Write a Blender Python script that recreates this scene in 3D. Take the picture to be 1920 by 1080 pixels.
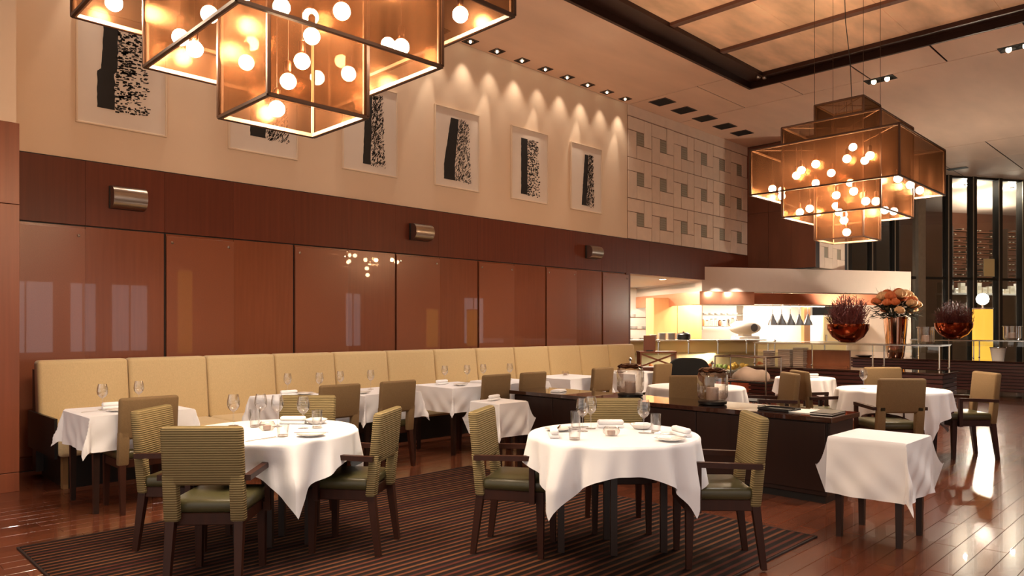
import bpy, bmesh, math, random
from mathutils import Matrix, Vector
random.seed(7)
PI = math.pi
for _o in list(bpy.data.objects): bpy.data.objects.remove(_o)
SC = bpy.context.scene
COL = SC.collection

# ------------------------------------------------------------------ camera, world, exposure
cam_d = bpy.data.cameras.new('camera'); cam = bpy.data.objects.new('camera', cam_d); COL.objects.link(cam)
cam.location = (0, 0, 1.4); cam.rotation_euler = (PI/2, 0, -PI/4)
cam_d.sensor_width = 36; cam_d.lens = 1365/1920*36; cam_d.shift_y = 73/1920
cam_d.clip_start = 0.05; cam_d.clip_end = 100
SC.camera = cam
SC.view_settings.view_transform = 'Standard'; SC.view_settings.look = 'None'
SC.view_settings.exposure = 0.4; SC.view_settings.gamma = 1.0; SC.view_settings.use_curve_mapping = False
world = bpy.data.worlds.new('world'); SC.world = world; world.use_nodes = True
world.node_tree.nodes['Background'].inputs[0].default_value = (1.0, 0.86, 0.74, 1)
world.node_tree.nodes['Background'].inputs[1].default_value = 0.85
SC.cycles.max_bounces = 6; SC.cycles.diffuse_bounces = 4; SC.cycles.glossy_bounces = 3
SC.cycles.transmission_bounces = 4; SC.cycles.transparent_max_bounces = 18
SC.cycles.caustics_reflective = False; SC.cycles.caustics_refractive = False
SC.cycles.sample_clamp_indirect = 4.0; SC.cycles.use_denoising = True; SC.cycles.use_adaptive_sampling = True; SC.cycles.adaptive_threshold = 0.03

def lamp(kind, name, loc, power, color=(1, .72, .46), aim=None, size=.08, spot=60, blend=.5, parent=None, area=(1, 1)):
    d = bpy.data.lights.new(name, kind); d.energy = power; d.color = color
    if kind == 'AREA':
        d.shape = 'RECTANGLE'; d.size, d.size_y = area
    else:
        d.shadow_soft_size = size
    if kind == 'SPOT':
        d.spot_size = math.radians(spot); d.spot_blend = blend
    o = bpy.data.objects.new(name, d); COL.objects.link(o); o.location = loc
    if aim is not None:
        o.rotation_euler = (Vector(aim) - Vector(loc)).to_track_quat('-Z', 'Y').to_euler()
    if parent:
        o.parent = parent; o.matrix_parent_inverse = parent.matrix_basis.inverted()
    return o

WARM = (1.0, .82, .64); SOFT = (1.0, .92, .82)

# ------------------------------------------------------------------ materials
def lin(c): return tuple(((v/255+.055)/1.055)**2.4 if v > 10 else v/255/12.92 for v in c)
MATS = {}
def nodes_of(name):
    m = bpy.data.materials.new(name); m.use_nodes = True
    nt = m.node_tree; b = nt.nodes['Principled BSDF']
    MATS[name] = m
    return m, nt, b
def mat(name, rgb, rough=.5, metal=0., var=0., scale=(8, 8, 8), bump=0., bscale=None, coat=0., spec=None, emit=None, estr=0., detail=3., island=False, objrand=0., sheen=0.):
    m, nt, b = nodes_of(name); L = nt.links
    c = lin(rgb)
    b.inputs['Roughness'].default_value = rough; b.inputs['Metallic'].default_value = metal
    b.inputs['Base Color'].default_value = (*c, 1)
    if coat: b.inputs['Coat Weight'].default_value = coat; b.inputs['Coat Roughness'].default_value = .02
    if spec is not None: b.inputs['Specular IOR Level'].default_value = spec
    if sheen: b.inputs['Sheen Weight'].default_value = sheen
    if emit is not None:
        b.inputs['Emission Color'].default_value = (*lin(emit), 1); b.inputs['Emission Strength'].default_value = estr
    tc = nt.nodes.new('ShaderNodeTexCoord')
    if var or bump:
        mp = nt.nodes.new('ShaderNodeMapping'); mp.inputs['Scale'].default_value = scale
        L.new(tc.outputs['Object'], mp.inputs[0])
        nz = nt.nodes.new('ShaderNodeTexNoise'); nz.inputs['Scale'].default_value = 1.; nz.inputs['Detail'].default_value = detail
        L.new(mp.outputs[0], nz.inputs['Vector'])
    if var or objrand or island:
        f = nt.nodes.new('ShaderNodeValue'); f.outputs[0].default_value = 1.
        cur = f.outputs[0]
        def mul(sock, amt):
            nonlocal cur
            mr = nt.nodes.new('ShaderNodeMapRange'); mr.inputs['From Min'].default_value = 0; mr.inputs['From Max'].default_value = 1
            mr.inputs['To Min'].default_value = 1-amt; mr.inputs['To Max'].default_value = 1+amt
            L.new(sock, mr.inputs['Value'])
            mm = nt.nodes.new('ShaderNodeMath'); mm.operation = 'MULTIPLY'
            L.new(cur, mm.inputs[0]); L.new(mr.outputs[0], mm.inputs[1]); cur = mm.outputs[0]
        if var: mul(nz.outputs['Fac'], var*1.6)
        if objrand:
            oi = nt.nodes.new('ShaderNodeObjectInfo'); mul(oi.outputs['Random'], objrand)
        if island:
            g = nt.nodes.new('ShaderNodeNewGeometry'); mul(g.outputs['Random Per Island'], island)
        hs = nt.nodes.new('ShaderNodeHueSaturation'); hs.inputs['Color'].default_value = (*c, 1)
        L.new(cur, hs.inputs['Value']); L.new(hs.outputs[0], b.inputs['Base Color'])
    if bump:
        bp = nt.nodes.new('ShaderNodeBump'); bp.inputs['Strength'].default_value = bump; bp.inputs['Distance'].default_value = .01
        if bscale:
            mp2 = nt.nodes.new('ShaderNodeMapping'); mp2.inputs['Scale'].default_value = bscale
            L.new(tc.outputs['Object'], mp2.inputs[0])
            nz2 = nt.nodes.new('ShaderNodeTexNoise'); nz2.inputs['Scale'].default_value = 1.; nz2.inputs['Detail'].default_value = 2.
            L.new(mp2.outputs[0], nz2.inputs['Vector']); L.new(nz2.outputs['Fac'], bp.inputs['Height'])
        else:
            L.new(nz.outputs['Fac'], bp.inputs['Height'])
        L.new(bp.outputs[0], b.inputs['Normal'])
    return m
def stripes(name, rgb1, rgb2, axis, freq, rough=.8, bump=.3, soft=(.35, .65), var=.1, third=None, tfreq=3.):
    """two colours in bands along an object axis, softened, with a relief"""
    m, nt, b = nodes_of(name); L = nt.links
    tc = nt.nodes.new('ShaderNodeTexCoord'); sp = nt.nodes.new('ShaderNodeSeparateXYZ'); L.new(tc.outputs['Object'], sp.inputs[0])
    nz = nt.nodes.new('ShaderNodeTexNoise'); nz.inputs['Scale'].default_value = 14.; L.new(tc.outputs['Object'], nz.inputs['Vector'])
    mu = nt.nodes.new('ShaderNodeMath'); mu.operation = 'MULTIPLY'; mu.inputs[1].default_value = freq*2*PI; L.new(sp.outputs[axis], mu.inputs[0])
    sn = nt.nodes.new('ShaderNodeMath'); sn.operation = 'SINE'; L.new(mu.outputs[0], sn.inputs[0])
    mr = nt.nodes.new('ShaderNodeMapRange'); mr.inputs['From Min'].default_value = soft[0]*2-1; mr.inputs['From Max'].default_value = soft[1]*2-1
    L.new(sn.outputs[0], mr.inputs['Value'])
    mx = nt.nodes.new('ShaderNodeMix'); mx.data_type = 'RGBA'; mx.inputs[6].default_value = (*lin(rgb1), 1); mx.inputs[7].default_value = (*lin(rgb2), 1)
    L.new(mr.outputs[0], mx.inputs[0]); cur = mx.outputs[2]
    if third:
        w = nt.nodes.new('ShaderNodeTexNoise'); w.noise_dimensions = '1D'; w.inputs['Scale'].default_value = tfreq; w.inputs['Detail'].default_value = 1.
        L.new(sp.outputs[axis], w.inputs['W'])
        r2 = nt.nodes.new('ShaderNodeMapRange'); r2.inputs['From Min'].default_value = .45; r2.inputs['From Max'].default_value = .6; L.new(w.outputs['Fac'], r2.inputs['Value'])
        m2 = nt.nodes.new('ShaderNodeMix'); m2.data_type = 'RGBA'; L.new(r2.outputs[0], m2.inputs[0]); L.new(cur, m2.inputs[6]); m2.inputs[7].default_value = (*lin(third), 1)
        m3 = nt.nodes.new('ShaderNodeMix'); m3.data_type = 'RGBA'; L.new(mr.outputs[0], m3.inputs[0]); m3.inputs[6].default_value = (*lin(rgb1), 1); L.new(m2.outputs[2], m3.inputs[7]); cur = m3.outputs[2]
    vr = nt.nodes.new('ShaderNodeMapRange'); vr.inputs['To Min'].default_value = 1-var; vr.inputs['To Max'].default_value = 1+var; L.new(nz.outputs['Fac'], vr.inputs['Value'])
    hs = nt.nodes.new('ShaderNodeHueSaturation'); L.new(cur, hs.inputs['Color']); L.new(vr.outputs[0], hs.inputs['Value'])
    L.new(hs.outputs[0], b.inputs['Base Color']); b.inputs['Roughness'].default_value = rough
    b.inputs['Specular IOR Level'].default_value = .2
    bp = nt.nodes.new('ShaderNodeBump'); bp.inputs['Strength'].default_value = bump; bp.inputs['Distance'].default_value = .004
    L.new(sn.outputs[0], bp.inputs['Height']); L.new(bp.outputs[0], b.inputs['Normal'])
    return m
def thin_glass(name, tint=(1, 1, 1), base=.06, edge=.9, rough=.0, body=0., body_rgb=(200, 200, 200)):
    m = bpy.data.materials.new(name); m.use_nodes = True; nt = m.node_tree; L = nt.links
    for n in list(nt.nodes): nt.nodes.remove(n)
    out = nt.nodes.new('ShaderNodeOutputMaterial')
    tr = nt.nodes.new('ShaderNodeBsdfTransparent'); tr.inputs[0].default_value = (*tint, 1)
    gl = nt.nodes.new('ShaderNodeBsdfGlossy'); gl.inputs['Roughness'].default_value = rough
    lw = nt.nodes.new('ShaderNodeLayerWeight'); lw.inputs['Blend'].default_value = .35
    mr = nt.nodes.new('ShaderNodeMapRange'); mr.inputs['To Min'].default_value = base; mr.inputs['To Max'].default_value = edge
    L.new(lw.outputs['Facing'], mr.inputs['Value'])
    mx = nt.nodes.new('ShaderNodeMixShader'); L.new(mr.outputs[0], mx.inputs[0]); L.new(tr.outputs[0], mx.inputs[1]); L.new(gl.outputs[0], mx.inputs[2])
    cur = mx.outputs[0]
    if body:
        df = nt.nodes.new('ShaderNodeBsdfDiffuse'); df.inputs[0].default_value = (*lin(body_rgb), 1)
        m2 = nt.nodes.new('ShaderNodeMixShader'); m2.inputs[0].default_value = body; L.new(cur, m2.inputs[1]); L.new(df.outputs[0], m2.inputs[2]); cur = m2.outputs[0]
    L.new(cur, out.inputs[0]); MATS[name] = m
    return m
def glow(name, rgb, strength):
    m = bpy.data.materials.new(name); m.use_nodes = True; nt = m.node_tree
    b = nt.nodes['Principled BSDF']; b.inputs['Base Color'].default_value = (*lin(rgb), 1)
    b.inputs['Emission Color'].default_value = (*lin(rgb), 1); b.inputs['Emission Strength'].default_value = strength
    MATS[name] = m; return m
def copper_mesh(name):
    m = bpy.data.materials.new(name); m.use_nodes = True; nt = m.node_tree; L = nt.links
    for n in list(nt.nodes): nt.nodes.remove(n)
    out = nt.nodes.new('ShaderNodeOutputMaterial'); tc = nt.nodes.new('ShaderNodeTexCoord')
    mp = nt.nodes.new('ShaderNodeMapping'); mp.inputs['Scale'].default_value = (22, 22, .7); L.new(tc.outputs['Object'], mp.inputs[0])
    nz = nt.nodes.new('ShaderNodeTexNoise'); nz.inputs['Scale'].default_value = 1.; nz.inputs['Detail'].default_value = 3.; L.new(mp.outputs[0], nz.inputs['Vector'])
    cr = nt.nodes.new('ShaderNodeMix'); cr.data_type = 'RGBA'; cr.inputs[6].default_value = (*lin((30, 19, 12)), 1); cr.inputs[7].default_value = (*lin((78, 51, 33)), 1)
    L.new(nz.outputs['Fac'], cr.inputs[0])
    tr = nt.nodes.new('ShaderNodeBsdfTransparent'); tr.inputs[0].default_value = (1, .9, .8, 1)
    df = nt.nodes.new('ShaderNodeBsdfDiffuse'); L.new(cr.outputs[2], df.inputs[0])
    tl = nt.nodes.new('ShaderNodeBsdfTranslucent'); L.new(cr.outputs[2], tl.inputs[0])
    gl = nt.nodes.new('ShaderNodeBsdfGlossy'); gl.inputs['Roughness'].default_value = .28; gl.inputs[0].default_value = (*lin((150, 104, 70)), 1)
    a = nt.nodes.new('ShaderNodeMixShader'); a.inputs[0].default_value = .5; L.new(df.outputs[0], a.inputs[1]); L.new(tl.outputs[0], a.inputs[2])
    b = nt.nodes.new('ShaderNodeMixShader'); b.inputs[0].default_value = .14; L.new(a.outputs[0], b.inputs[1]); L.new(gl.outputs[0], b.inputs[2])
    lw = nt.nodes.new('ShaderNodeLayerWeight'); lw.inputs['Blend'].default_value = .4
    mr = nt.nodes.new('ShaderNodeMapRange'); mr.inputs['To Min'].default_value = .40; mr.inputs['To Max'].default_value = .85; L.new(lw.outputs['Facing'], mr.inputs['Value'])
    c = nt.nodes.new('ShaderNodeMixShader'); L.new(mr.outputs[0], c.inputs[0]); L.new(tr.outputs[0], c.inputs[1]); L.new(b.outputs[0], c.inputs[2])
    L.new(c.outputs[0], out.inputs[0]); MATS[name] = m; return m

mat('plaster', (230, 206, 180), .75, var=.03, scale=(2, 2, 2), bump=.05, bscale=(60, 60, 60))
mat('ceiling_plaster', (242, 208, 184), .7, var=.10, scale=(.7, 2.2, 1))
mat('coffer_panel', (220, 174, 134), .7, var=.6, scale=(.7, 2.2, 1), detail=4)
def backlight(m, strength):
    # stretched fabric taken as lit from behind; glow added as soft overhead fill
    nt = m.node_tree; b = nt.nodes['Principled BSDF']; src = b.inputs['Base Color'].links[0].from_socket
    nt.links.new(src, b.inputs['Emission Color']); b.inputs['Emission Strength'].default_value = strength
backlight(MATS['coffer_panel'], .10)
mat('dark_steel', (62, 38, 30), .38, metal=.55, var=.15, scale=(3, 3, 3))
mat('purlin', (104, 66, 48), .5, var=.1)
mat('wood_band', (100, 47, 29), .42, spec=.3, var=.22, scale=(22, 22, .7), objrand=.08, detail=5)
mat('wood_pier', (130, 70, 44), .38, var=.2, scale=(22, 22, .7), detail=5)
mat('lacquer', (132, 74, 48), .25, var=.10, scale=(30, 30, 1.5), coat=.7, objrand=.05)
mat('glass_sheet', (138, 79, 53), .3, var=.12, scale=(120, 120, 120), coat=.8)
mat('dark_gap', (26, 13, 9), .6)
mat('tile', (232, 210, 190), .65, var=.07, scale=(5, 5, 5), objrand=.06, bump=.08, bscale=(40, 40, 40))
mat('grille', (150, 140, 122), .6, var=.1)
mat('tile_gap', (120, 88, 70), .8)
mat('grille_slat', (160, 152, 134), .55)
mat('plank', (98, 52, 33), .20, var=.30, scale=(2.2, 30, 30), objrand=.22, island=.22, coat=.25, detail=4, bump=.04)
mat('subfloor', (32, 15, 9), .6)
stripes('carpet', (25, 14, 11), (98, 60, 37), 1, 16., rough=.95, bump=.5, soft=(.5, .85), var=.25, third=(72, 33, 23), tfreq=6.)
mat('carpet_edge', (34, 18, 14), .95)
mat('banquette', (202, 178, 134), .85, var=.10, scale=(140, 140, 60), bump=.15, bscale=(260, 260, 260), sheen=.2)
mat('banquette_base', (126, 92, 54), .6, var=.1)
stripes('rib_fabric', (108, 94, 62), (138, 121, 86), 2, 78., rough=.85, bump=.4, soft=(.2, .8), var=.08)
mat('plain_fabric', (122, 98, 66), .85, var=.12, scale=(120, 120, 120), bump=.1)
mat('leather', (70, 66, 42), .32, var=.12, scale=(9, 9, 9), bump=.08, bscale=(90, 90, 90))
mat('chair_wood', (52, 25, 15), .42, spec=.3, var=.25, scale=(30, 30, 4), detail=4)
mat('table_wood', (40, 22, 15), .4, var=.2, scale=(20, 20, 4))
mat('cloth', (238, 238, 242), .8, var=.02, scale=(4, 4, 4), bump=.06, bscale=(18, 18, 18), sheen=.1)
mat('napkin', (240, 240, 242), .85, bump=.08, bscale=(60, 60, 60))
mat('china', (246, 243, 238), .12, coat=.3)
mat('chrome', (205, 200, 195), .16, metal=1.)
mat('steel', (170, 160, 150), .3, metal=1., var=.08, scale=(3, 3, 60))
mat('cutlery', (200, 195, 188), .18, metal=1.)
thin_glass('glass', base=.05, edge=.75)
thin_glass('smoke_glass', tint=(.97, .95, .92), base=.05, edge=.75)
thin_glass('pane_glass', tint=(.93, .96, .95), base=.06, edge=.7)
thin_glass('dark_pane', tint=(.42, .45, .46), base=.10, edge=.8)
mat('console_wood', (36, 19, 14), .30, var=.25, scale=(26, 26, 1.2), detail=4)
mat('console_top', (54, 30, 22), .10, var=.2, scale=(2, 24, 24), coat=1.)
mat('black_satin', (16, 14, 14), .4)
mat('black_cloth', (14, 15, 19), .9)
mat('paper', (244, 240, 232), .8)
mat('art_paper', (226, 214, 202), .85, var=.02)
mat('art_frame', (226, 206, 182), .4)
mat('ink', (22, 19, 19), .7)
mat('bronze_bar', (66, 42, 28), .45, metal=.6, var=.1)
mat('bronze_lit', (150, 112, 84), .45)  # lighter bronze: light on the inner bar faces put in as colour
copper_mesh('copper_mesh')
glow('bulb', (255, 228, 194), 310.)
mat('cable', (70, 48, 36), .5, metal=.5)
mat('socket', (88, 56, 38), .3, metal=.9)
glow('lens', (255, 226, 186), 14.)
mat('black_hole', (12, 10, 9), .8)
mat('bulkhead', (226, 206, 190), .7, var=.02)
mat('hood_copper', (226, 158, 122), .28, metal=.55, var=.06)
mat('lamp_grey', (118, 118, 120), .35, metal=.4)
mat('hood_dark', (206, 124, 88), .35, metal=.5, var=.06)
mat('kitchen_white', (240, 234, 224), .5)
mat('kitchen_ceiling', (236, 228, 216), .7)
mat('light_wood', (214, 150, 98), .4, var=.12, scale=(6, 6, 1))
mat('tile_orange', (196, 94, 56), .35, var=.1)
mat('beige_panel', (232, 206, 150), .5)
glow('strip_light', (255, 244, 222), 9.)
mat('food_yellow', (232, 178, 70), .6, var=.2, scale=(20, 20, 20))
mat('food_orange', (206, 112, 48), .6, var=.2, scale=(20, 20, 20))
mat('food_green', (140, 150, 60), .6, var=.2, scale=(20, 20, 20))
mat('copper_bowl', (178, 92, 60), .10, metal=1.)
mat('rose_mirror', (224, 176, 150), .07, metal=1.)
mat('twig', (92, 34, 30), .7, var=.2)
mat('leaf', (36, 40, 22), .5, var=.2)
mat('petal_orange', (214, 116, 62), .6, var=.1)
mat('petal_peach', (236, 186, 132), .6, var=.1)
mat('candle', (176, 154, 146), .5)
mat('slat_wood', (62, 26, 22), .35, var=.2, scale=(1, 1, 18))
mat('grey_linen', (172, 150, 134), .85, var=.06)
mat('walnut', (142, 84, 54), .35, var=.25, scale=(6, 6, 2), detail=5)
glow('amber', (232, 178, 66), .9)
glow('lamp_white', (255, 240, 216), 300.)
mat('mullion', (176, 166, 150), .3, metal=.7, var=.1)
mat('mullion_dark', (48, 44, 40), .45, metal=.4)
mat('cellar_wood', (104, 58, 36), .5, var=.2, scale=(4, 4, 1))
mat('cellar_dark', (24, 18, 15), .5)
mat('bottle', (30, 34, 28), .15)
mat('foil', (206, 196, 176), .3, metal=.3)
mat('night_glass', (14, 17, 20), .05, coat=.5)
mat('window_lit', (220, 222, 224), .5, emit=(222, 224, 230), estr=1.5)
mat('curtain', (178, 138, 84), .8)
mat('oat_wall', (176, 140, 106), .7)

# ------------------------------------------------------------------ mesh builder
class MB:
    def __init__(s): s.v = []; s.f = []; s.sm = []; s.T = Matrix()
    def add(s, vs, fs, smooth=False):
        n = len(s.v)
        for p in vs: s.v.append(tuple(s.T @ Vector(p)))
        for f in fs: s.f.append(tuple(i+n for i in f)); s.sm.append(smooth)
        return s
    def box(s, x0, x1, y0, y1, z0, z1, bev=0., seg=2, smooth=None):
        if bev <= 0:
            return s.add([(x0, y0, z0), (x1, y0, z0), (x1, y1, z0), (x0, y1, z0), (x0, y0, z1), (x1, y0, z1), (x1, y1, z1), (x0, y1, z1)],
                         [(3, 2, 1, 0), (4, 5, 6, 7), (0, 1, 5, 4), (1, 2, 6, 5), (2, 3, 7, 6), (3, 0, 4, 7)])
        bm = bmesh.new(); bmesh.ops.create_cube(bm, size=1)
        for v in bm.verts: v.co = Vector(((x0+x1)/2+v.co.x*(x1-x0), (y0+y1)/2+v.co.y*(y1-y0), (z0+z1)/2+v.co.z*(z1-z0)))
        bmesh.ops.bevel(bm, geom=list(bm.edges), offset=bev, segments=seg, profile=.5, affect='EDGES')
        s.frombm(bm, (seg > 1) if smooth is None else smooth); return s
    def frombm(s, bm, smooth=True):
        bm.verts.index_update()
        s.add([v.co for v in bm.verts], [[v.index for v in f.verts] for f in bm.faces], smooth); bm.free()
    def lathe(s, prof, seg=16, c=(0, 0, 0), smooth=True, cap0=True, cap1=True):
        vs = []; fs = []; n = len(prof)
        for r, z in prof:
            for k in range(seg):
                a = 2*PI*k/seg; vs.append((c[0]+r*math.cos(a), c[1]+r*math.sin(a), c[2]+z))
        for i in range(n-1):
            for k in range(seg):
                k2 = (k+1) % seg; fs.append((i*seg+k, i*seg+k2, (i+1)*seg+k2, (i+1)*seg+k))
        if cap0 and prof[0][0] > 1e-5: fs.append(tuple(range(seg-1, -1, -1)))
        if cap1 and prof[-1][0] > 1e-5: fs.append(tuple((n-1)*seg+k for k in range(seg)))
        return s.add(vs, fs, smooth)
    def cyl(s, x, y, z0, z1, r, seg=12, r1=None, smooth=True): return s.lathe([(r, z0), (r if r1 is None else r1, z1)], seg, (x, y, 0), smooth)
    def sphere(s, c, r, seg=12, rings=8, sq=1.):
        return s.lathe([(max(1e-6, r*math.sin(PI*i/rings)), -r*sq*math.cos(PI*i/rings)) for i in range(rings+1)], seg, c, True, False, False)
    def tube(s, pts, r, seg=6, r1=None, smooth=True):
        pts = [Vector(p) for p in pts]; vs = []; fs = []; n = len(pts); up = None
        for i, p in enumerate(pts):
            t = (pts[min(i+1, n-1)]-pts[max(i-1, 0)]).normalized()
            if up is None:
                up = Vector((0, 0, 1)) if abs(t.z) < .9 else Vector((1, 0, 0))
            a = t.cross(up).normalized(); b = a.cross(t).normalized(); up = b
            rr = r if r1 is None else r+(r1-r)*i/(n-1)
            for k in range(seg):
                an = 2*PI*k/seg; vs.append(p+a*rr*math.cos(an)+b*rr*math.sin(an))
        for i in range(n-1):
            for k in range(seg):
                k2 = (k+1) % seg; fs.append((i*seg+k, i*seg+k2, (i+1)*seg+k2, (i+1)*seg+k))
        fs.append(tuple(range(seg-1, -1, -1))); fs.append(tuple((n-1)*seg+k for k in range(seg)))
        return s.add(vs, fs, smooth)
    def bar(s, p, q, w, h=None):
        """square bar from p to q"""
        h = h or w; p = Vector(p); q = Vector(q); t = (q-p).normalized()
        up = Vector((0, 0, 1)) if abs(t.z) < .9 else Vector((1, 0, 0))
        a = t.cross(up).normalized()*w/2; b = a.cross(t).normalized()*h/2
        vs = [p-a-b, p+a-b, p+a+b, p-a+b, q-a-b, q+a-b, q+a+b, q-a+b]
        return s.add(vs, [(3, 2, 1, 0), (4, 5, 6, 7), (0, 1, 5, 4), (1, 2, 6, 5), (2, 3, 7, 6), (3, 0, 4, 7)])
    def prism(s, poly, y0, y1, bev=0., smooth=False, shear=0., z_ref=0.):
        """polygon in x,z pushed from y0 to y1"""
        bm = bmesh.new(); vs = [bm.verts.new((x, y0, z)) for x, z in poly]
        f = bm.faces.new(vs); r = bmesh.ops.extrude_face_region(bm, geom=[f])
        for e in r['geom']:
            if isinstance(e, bmesh.types.BMVert): e.co.y = y1
        bmesh.ops.recalc_face_normals(bm, faces=bm.faces)
        if bev: bmesh.ops.bevel(bm, geom=list(bm.edges), offset=bev, segments=2, profile=.5, affect='EDGES')
        if shear:
            for v in bm.verts: v.co.y += (v.co.z-z_ref)*shear
        s.frombm(bm, smooth or bev > 0); return s
    def build(s, name, m, parent=None, **kw):
        me = bpy.data.meshes.new(name); me.from_pydata(s.v, [], s.f)
        me.polygons.foreach_set('use_smooth', s.sm); me.update()
        if any(s.sm):
            try: me.set_sharp_from_angle(angle=math.radians(40))
            except Exception: pass
        me.materials.append(MATS[m])
        return put(name, me, parent, **kw)
def put(name, me, parent=None, loc=None, rotz=None, label=None, category=None, group=None, kind=None):
    o = bpy.data.objects.new(name, me); COL.objects.link(o)
    if parent is not None: o.parent = parent
    if loc: o.location = loc
    if rotz is not None: o.rotation_euler[2] = rotz
    return tag(o, label, category, group, kind)
def tag(o, label=None, category=None, group=None, kind=None):
    for k, v in (('label', label), ('category', category), ('group', group), ('kind', kind)):
        if v: o[k] = v
    return o
def thing(name, loc=(0, 0, 0), rotz=0., label=None, category=None, group=None, kind=None):
    return put(name, None, None, loc, rotz, label, category, group, kind)
def copy_tree(o, parent=None):
    c = o.copy(); COL.objects.link(c)
    if parent is not None: c.parent = parent
    for ch in o.children: copy_tree(ch, c)
    return c
def again(o, loc, rotz=0., label=None, group=None):
    c = copy_tree(o); c.location = loc; c.rotation_euler = (0, 0, rotz)
    if label: c['label'] = label
    if group: c['group'] = group
    return c

# ------------------------------------------------------------------ the room: floor, ceiling, walls
WY = 8.4; CZ = 5.72
floor = MB().box(-4, 38, -5, 16, -.12, -.014).build('floor', 'subfloor', kind='structure', label='polished red brown wooden plank floor')
PW, PL = .13, 1.30
plank_me = MB().box(-PL/2+.0015, PL/2-.0015, -PW/2+.001, PW/2-.001, -.014, 0, bev=.0012, seg=1)
_pm = bpy.data.meshes.new('plank'); _pm.from_pydata(plank_me.v, [], plank_me.f); _pm.materials.append(MATS['plank'])
def in_view(x, y):
    r, d = (x-y)/2**.5, (x+y)/2**.5
    if d < 2.2: return None
    px = 960+1365*r/d; py = 613+1365*1.4/d
    return d if -60 < px < 1980 and py < 1150 else None
cells = []
row = 0; y = -4.9
while y < 8.3:
    x = -3.9+(row*.47 % 1)*PL
    while x < 19.5:
        if not (1.2 < x-PL/2 and x+PL/2 < 4.7 and y < 5.3 and y > 2.12):
            d = in_view(x, y)
            hid = (5.7 < x < 6.4 and 2.3 < y < 5.9) or y > 7.2 and x < 10.6 or (12.4 < x < 13 and 3.2 < y < 6.2)
            cells.append((d if d and not hid else 99., x, y))
        x += PL
    y += PW; row += 1
cells.sort()
for d, x, y in cells[:300]:
    put('plank', _pm, floor, (x, y, 0))
rest = MB()
for d, x, y in cells[300:]:
    rest.box(x-PL/2+.0015, x+PL/2-.0015, y-PW/2+.001, y+PW/2-.001, -.014, 0)
rest.build('more_planks', 'plank', floor, kind='stuff')

# carpet
car = thing('carpet', (1.05, 2.0, 0), label='dark brown and rust striped carpet under the two front round tables', category='carpet')
CX0, CY0 = 3.80, 3.45
g = MB(); nx = 4
g.box(0, CX0, 0, CY0, .001, .012, bev=.004, seg=1); g.build('pile', 'carpet', car)
b = MB()
for a in ((-.012, 0, -.012, CY0+.012), (CX0, CX0+.012, -.012, CY0+.012), (0, CX0, -.012, 0), (0, CX0, CY0, CY0+.012)): b.box(a[0], a[1], a[2], a[3], .001, .0105)
b.build('binding', 'carpet_edge', car)

# ceiling panels (thin shadow gaps between them)
ceil = MB().box(-4, 38, -5, 16, CZ+.32, CZ+.45).build('ceiling', 'dark_gap', kind='structure', label='warm beige panelled ceiling with sunken coffer')
def cpanel(name, rects, z0=CZ, z1=CZ+.010, m='ceiling_plaster', gap=.014):
    q = MB()
    for x0, x1, y0, y1 in rects: q.box(x0+gap, x1-gap, y0+gap, y1-gap, z0, z1)
    return q.build(name, m, ceil)
cpanel('ceiling_panel', [(-4, 11.6, 6.25, 8.4)])
cpanel('ceiling_panel', [(11.6, 13.4, 6.9, 8.4)])
q = MB(); q.prism([(11.608, 6.25), (12.3, 6.25), (12.3, 5.758), (13.392, 5.758), (13.392, 6.892), (11.608, 6.892)], 0, .010)
q.v = [(x, z, CZ+yy) for x, yy, z in q.v]; q.f = [tuple(reversed(f)) for f in q.f]; q.build('ceiling_panel', 'ceiling_plaster', ceil)
yy = 5.75
while yy > -5:
    cpanel('ceiling_panel', [(12.3, 13.4, max(-5, yy-1.19), yy)]); yy -= 1.19
cpanel('ceiling_panel', [(13.4, 19.8, -5, 8.4)])
yy = 8.4
while yy > -5:
    for xa, xb in ((19.8, 21.8), (21.8, 24.0)): cpanel('ceiling_panel', [(xa, xb, max(-5, yy-1.4), yy)])
    yy -= 1.4
cpanel('ceiling_panel', [(24.0, 38, -5, 16)]); cpanel('ceiling_panel', [(16.4, 24.0, 8.4, 16)])
cpanel('ceiling_panel', [(-4, -1.0, -5, 6.25)]); cpanel('ceiling_panel', [(-1.0, 12.3, -5, -3.2)])
# coffer: steel channel frame and fabric panels between purlins
fr = tag(put('coffer_frame', None, ceil))
def beam(web, lips):
    c = MB(); c.box(*web, CZ+.06, CZ+.30)
    for x0, x1, y0, y1, dz in lips: c.box(x0, x1, y0, y1, CZ-dz, CZ+.06)
    c.build('steel_beam', 'dark_steel', fr)
beam((-1.0, 12.3, 5.77, 6.25), [(-1.0, 12.25, 6.20, 6.25, .05), (-.52, 11.82, 5.77, 5.82, .03), (-.52, 11.87, 5.82, 5.90, -.02)])
beam((-1.0, 12.3, -3.2, -2.72), [(-1.0, 12.25, -3.2, -3.15, .05), (-.52, 11.82, -2.77, -2.72, .03)])
beam((11.82, 12.3, -2.72, 5.77), [(12.25, 12.3, -3.2, 6.25, .05), (11.82, 11.87, -2.77, 5.82, .03), (11.87, 11.95, -2.72, 5.90, -.02)])
beam((-1.0, -.52, -2.72, 5.77), [(-1.0, -.95, -3.15, 6.20, .05), (-.57, -.52, -2.77, 5.82, .03)])
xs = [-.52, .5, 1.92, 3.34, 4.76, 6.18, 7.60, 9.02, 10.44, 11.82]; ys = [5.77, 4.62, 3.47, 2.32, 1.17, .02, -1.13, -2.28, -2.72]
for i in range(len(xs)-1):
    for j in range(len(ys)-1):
        cpanel('coffer_panel', [(xs[i], xs[i+1], ys[j+1], ys[j])], CZ+.035, CZ+.07, 'coffer_panel', .003)
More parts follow.
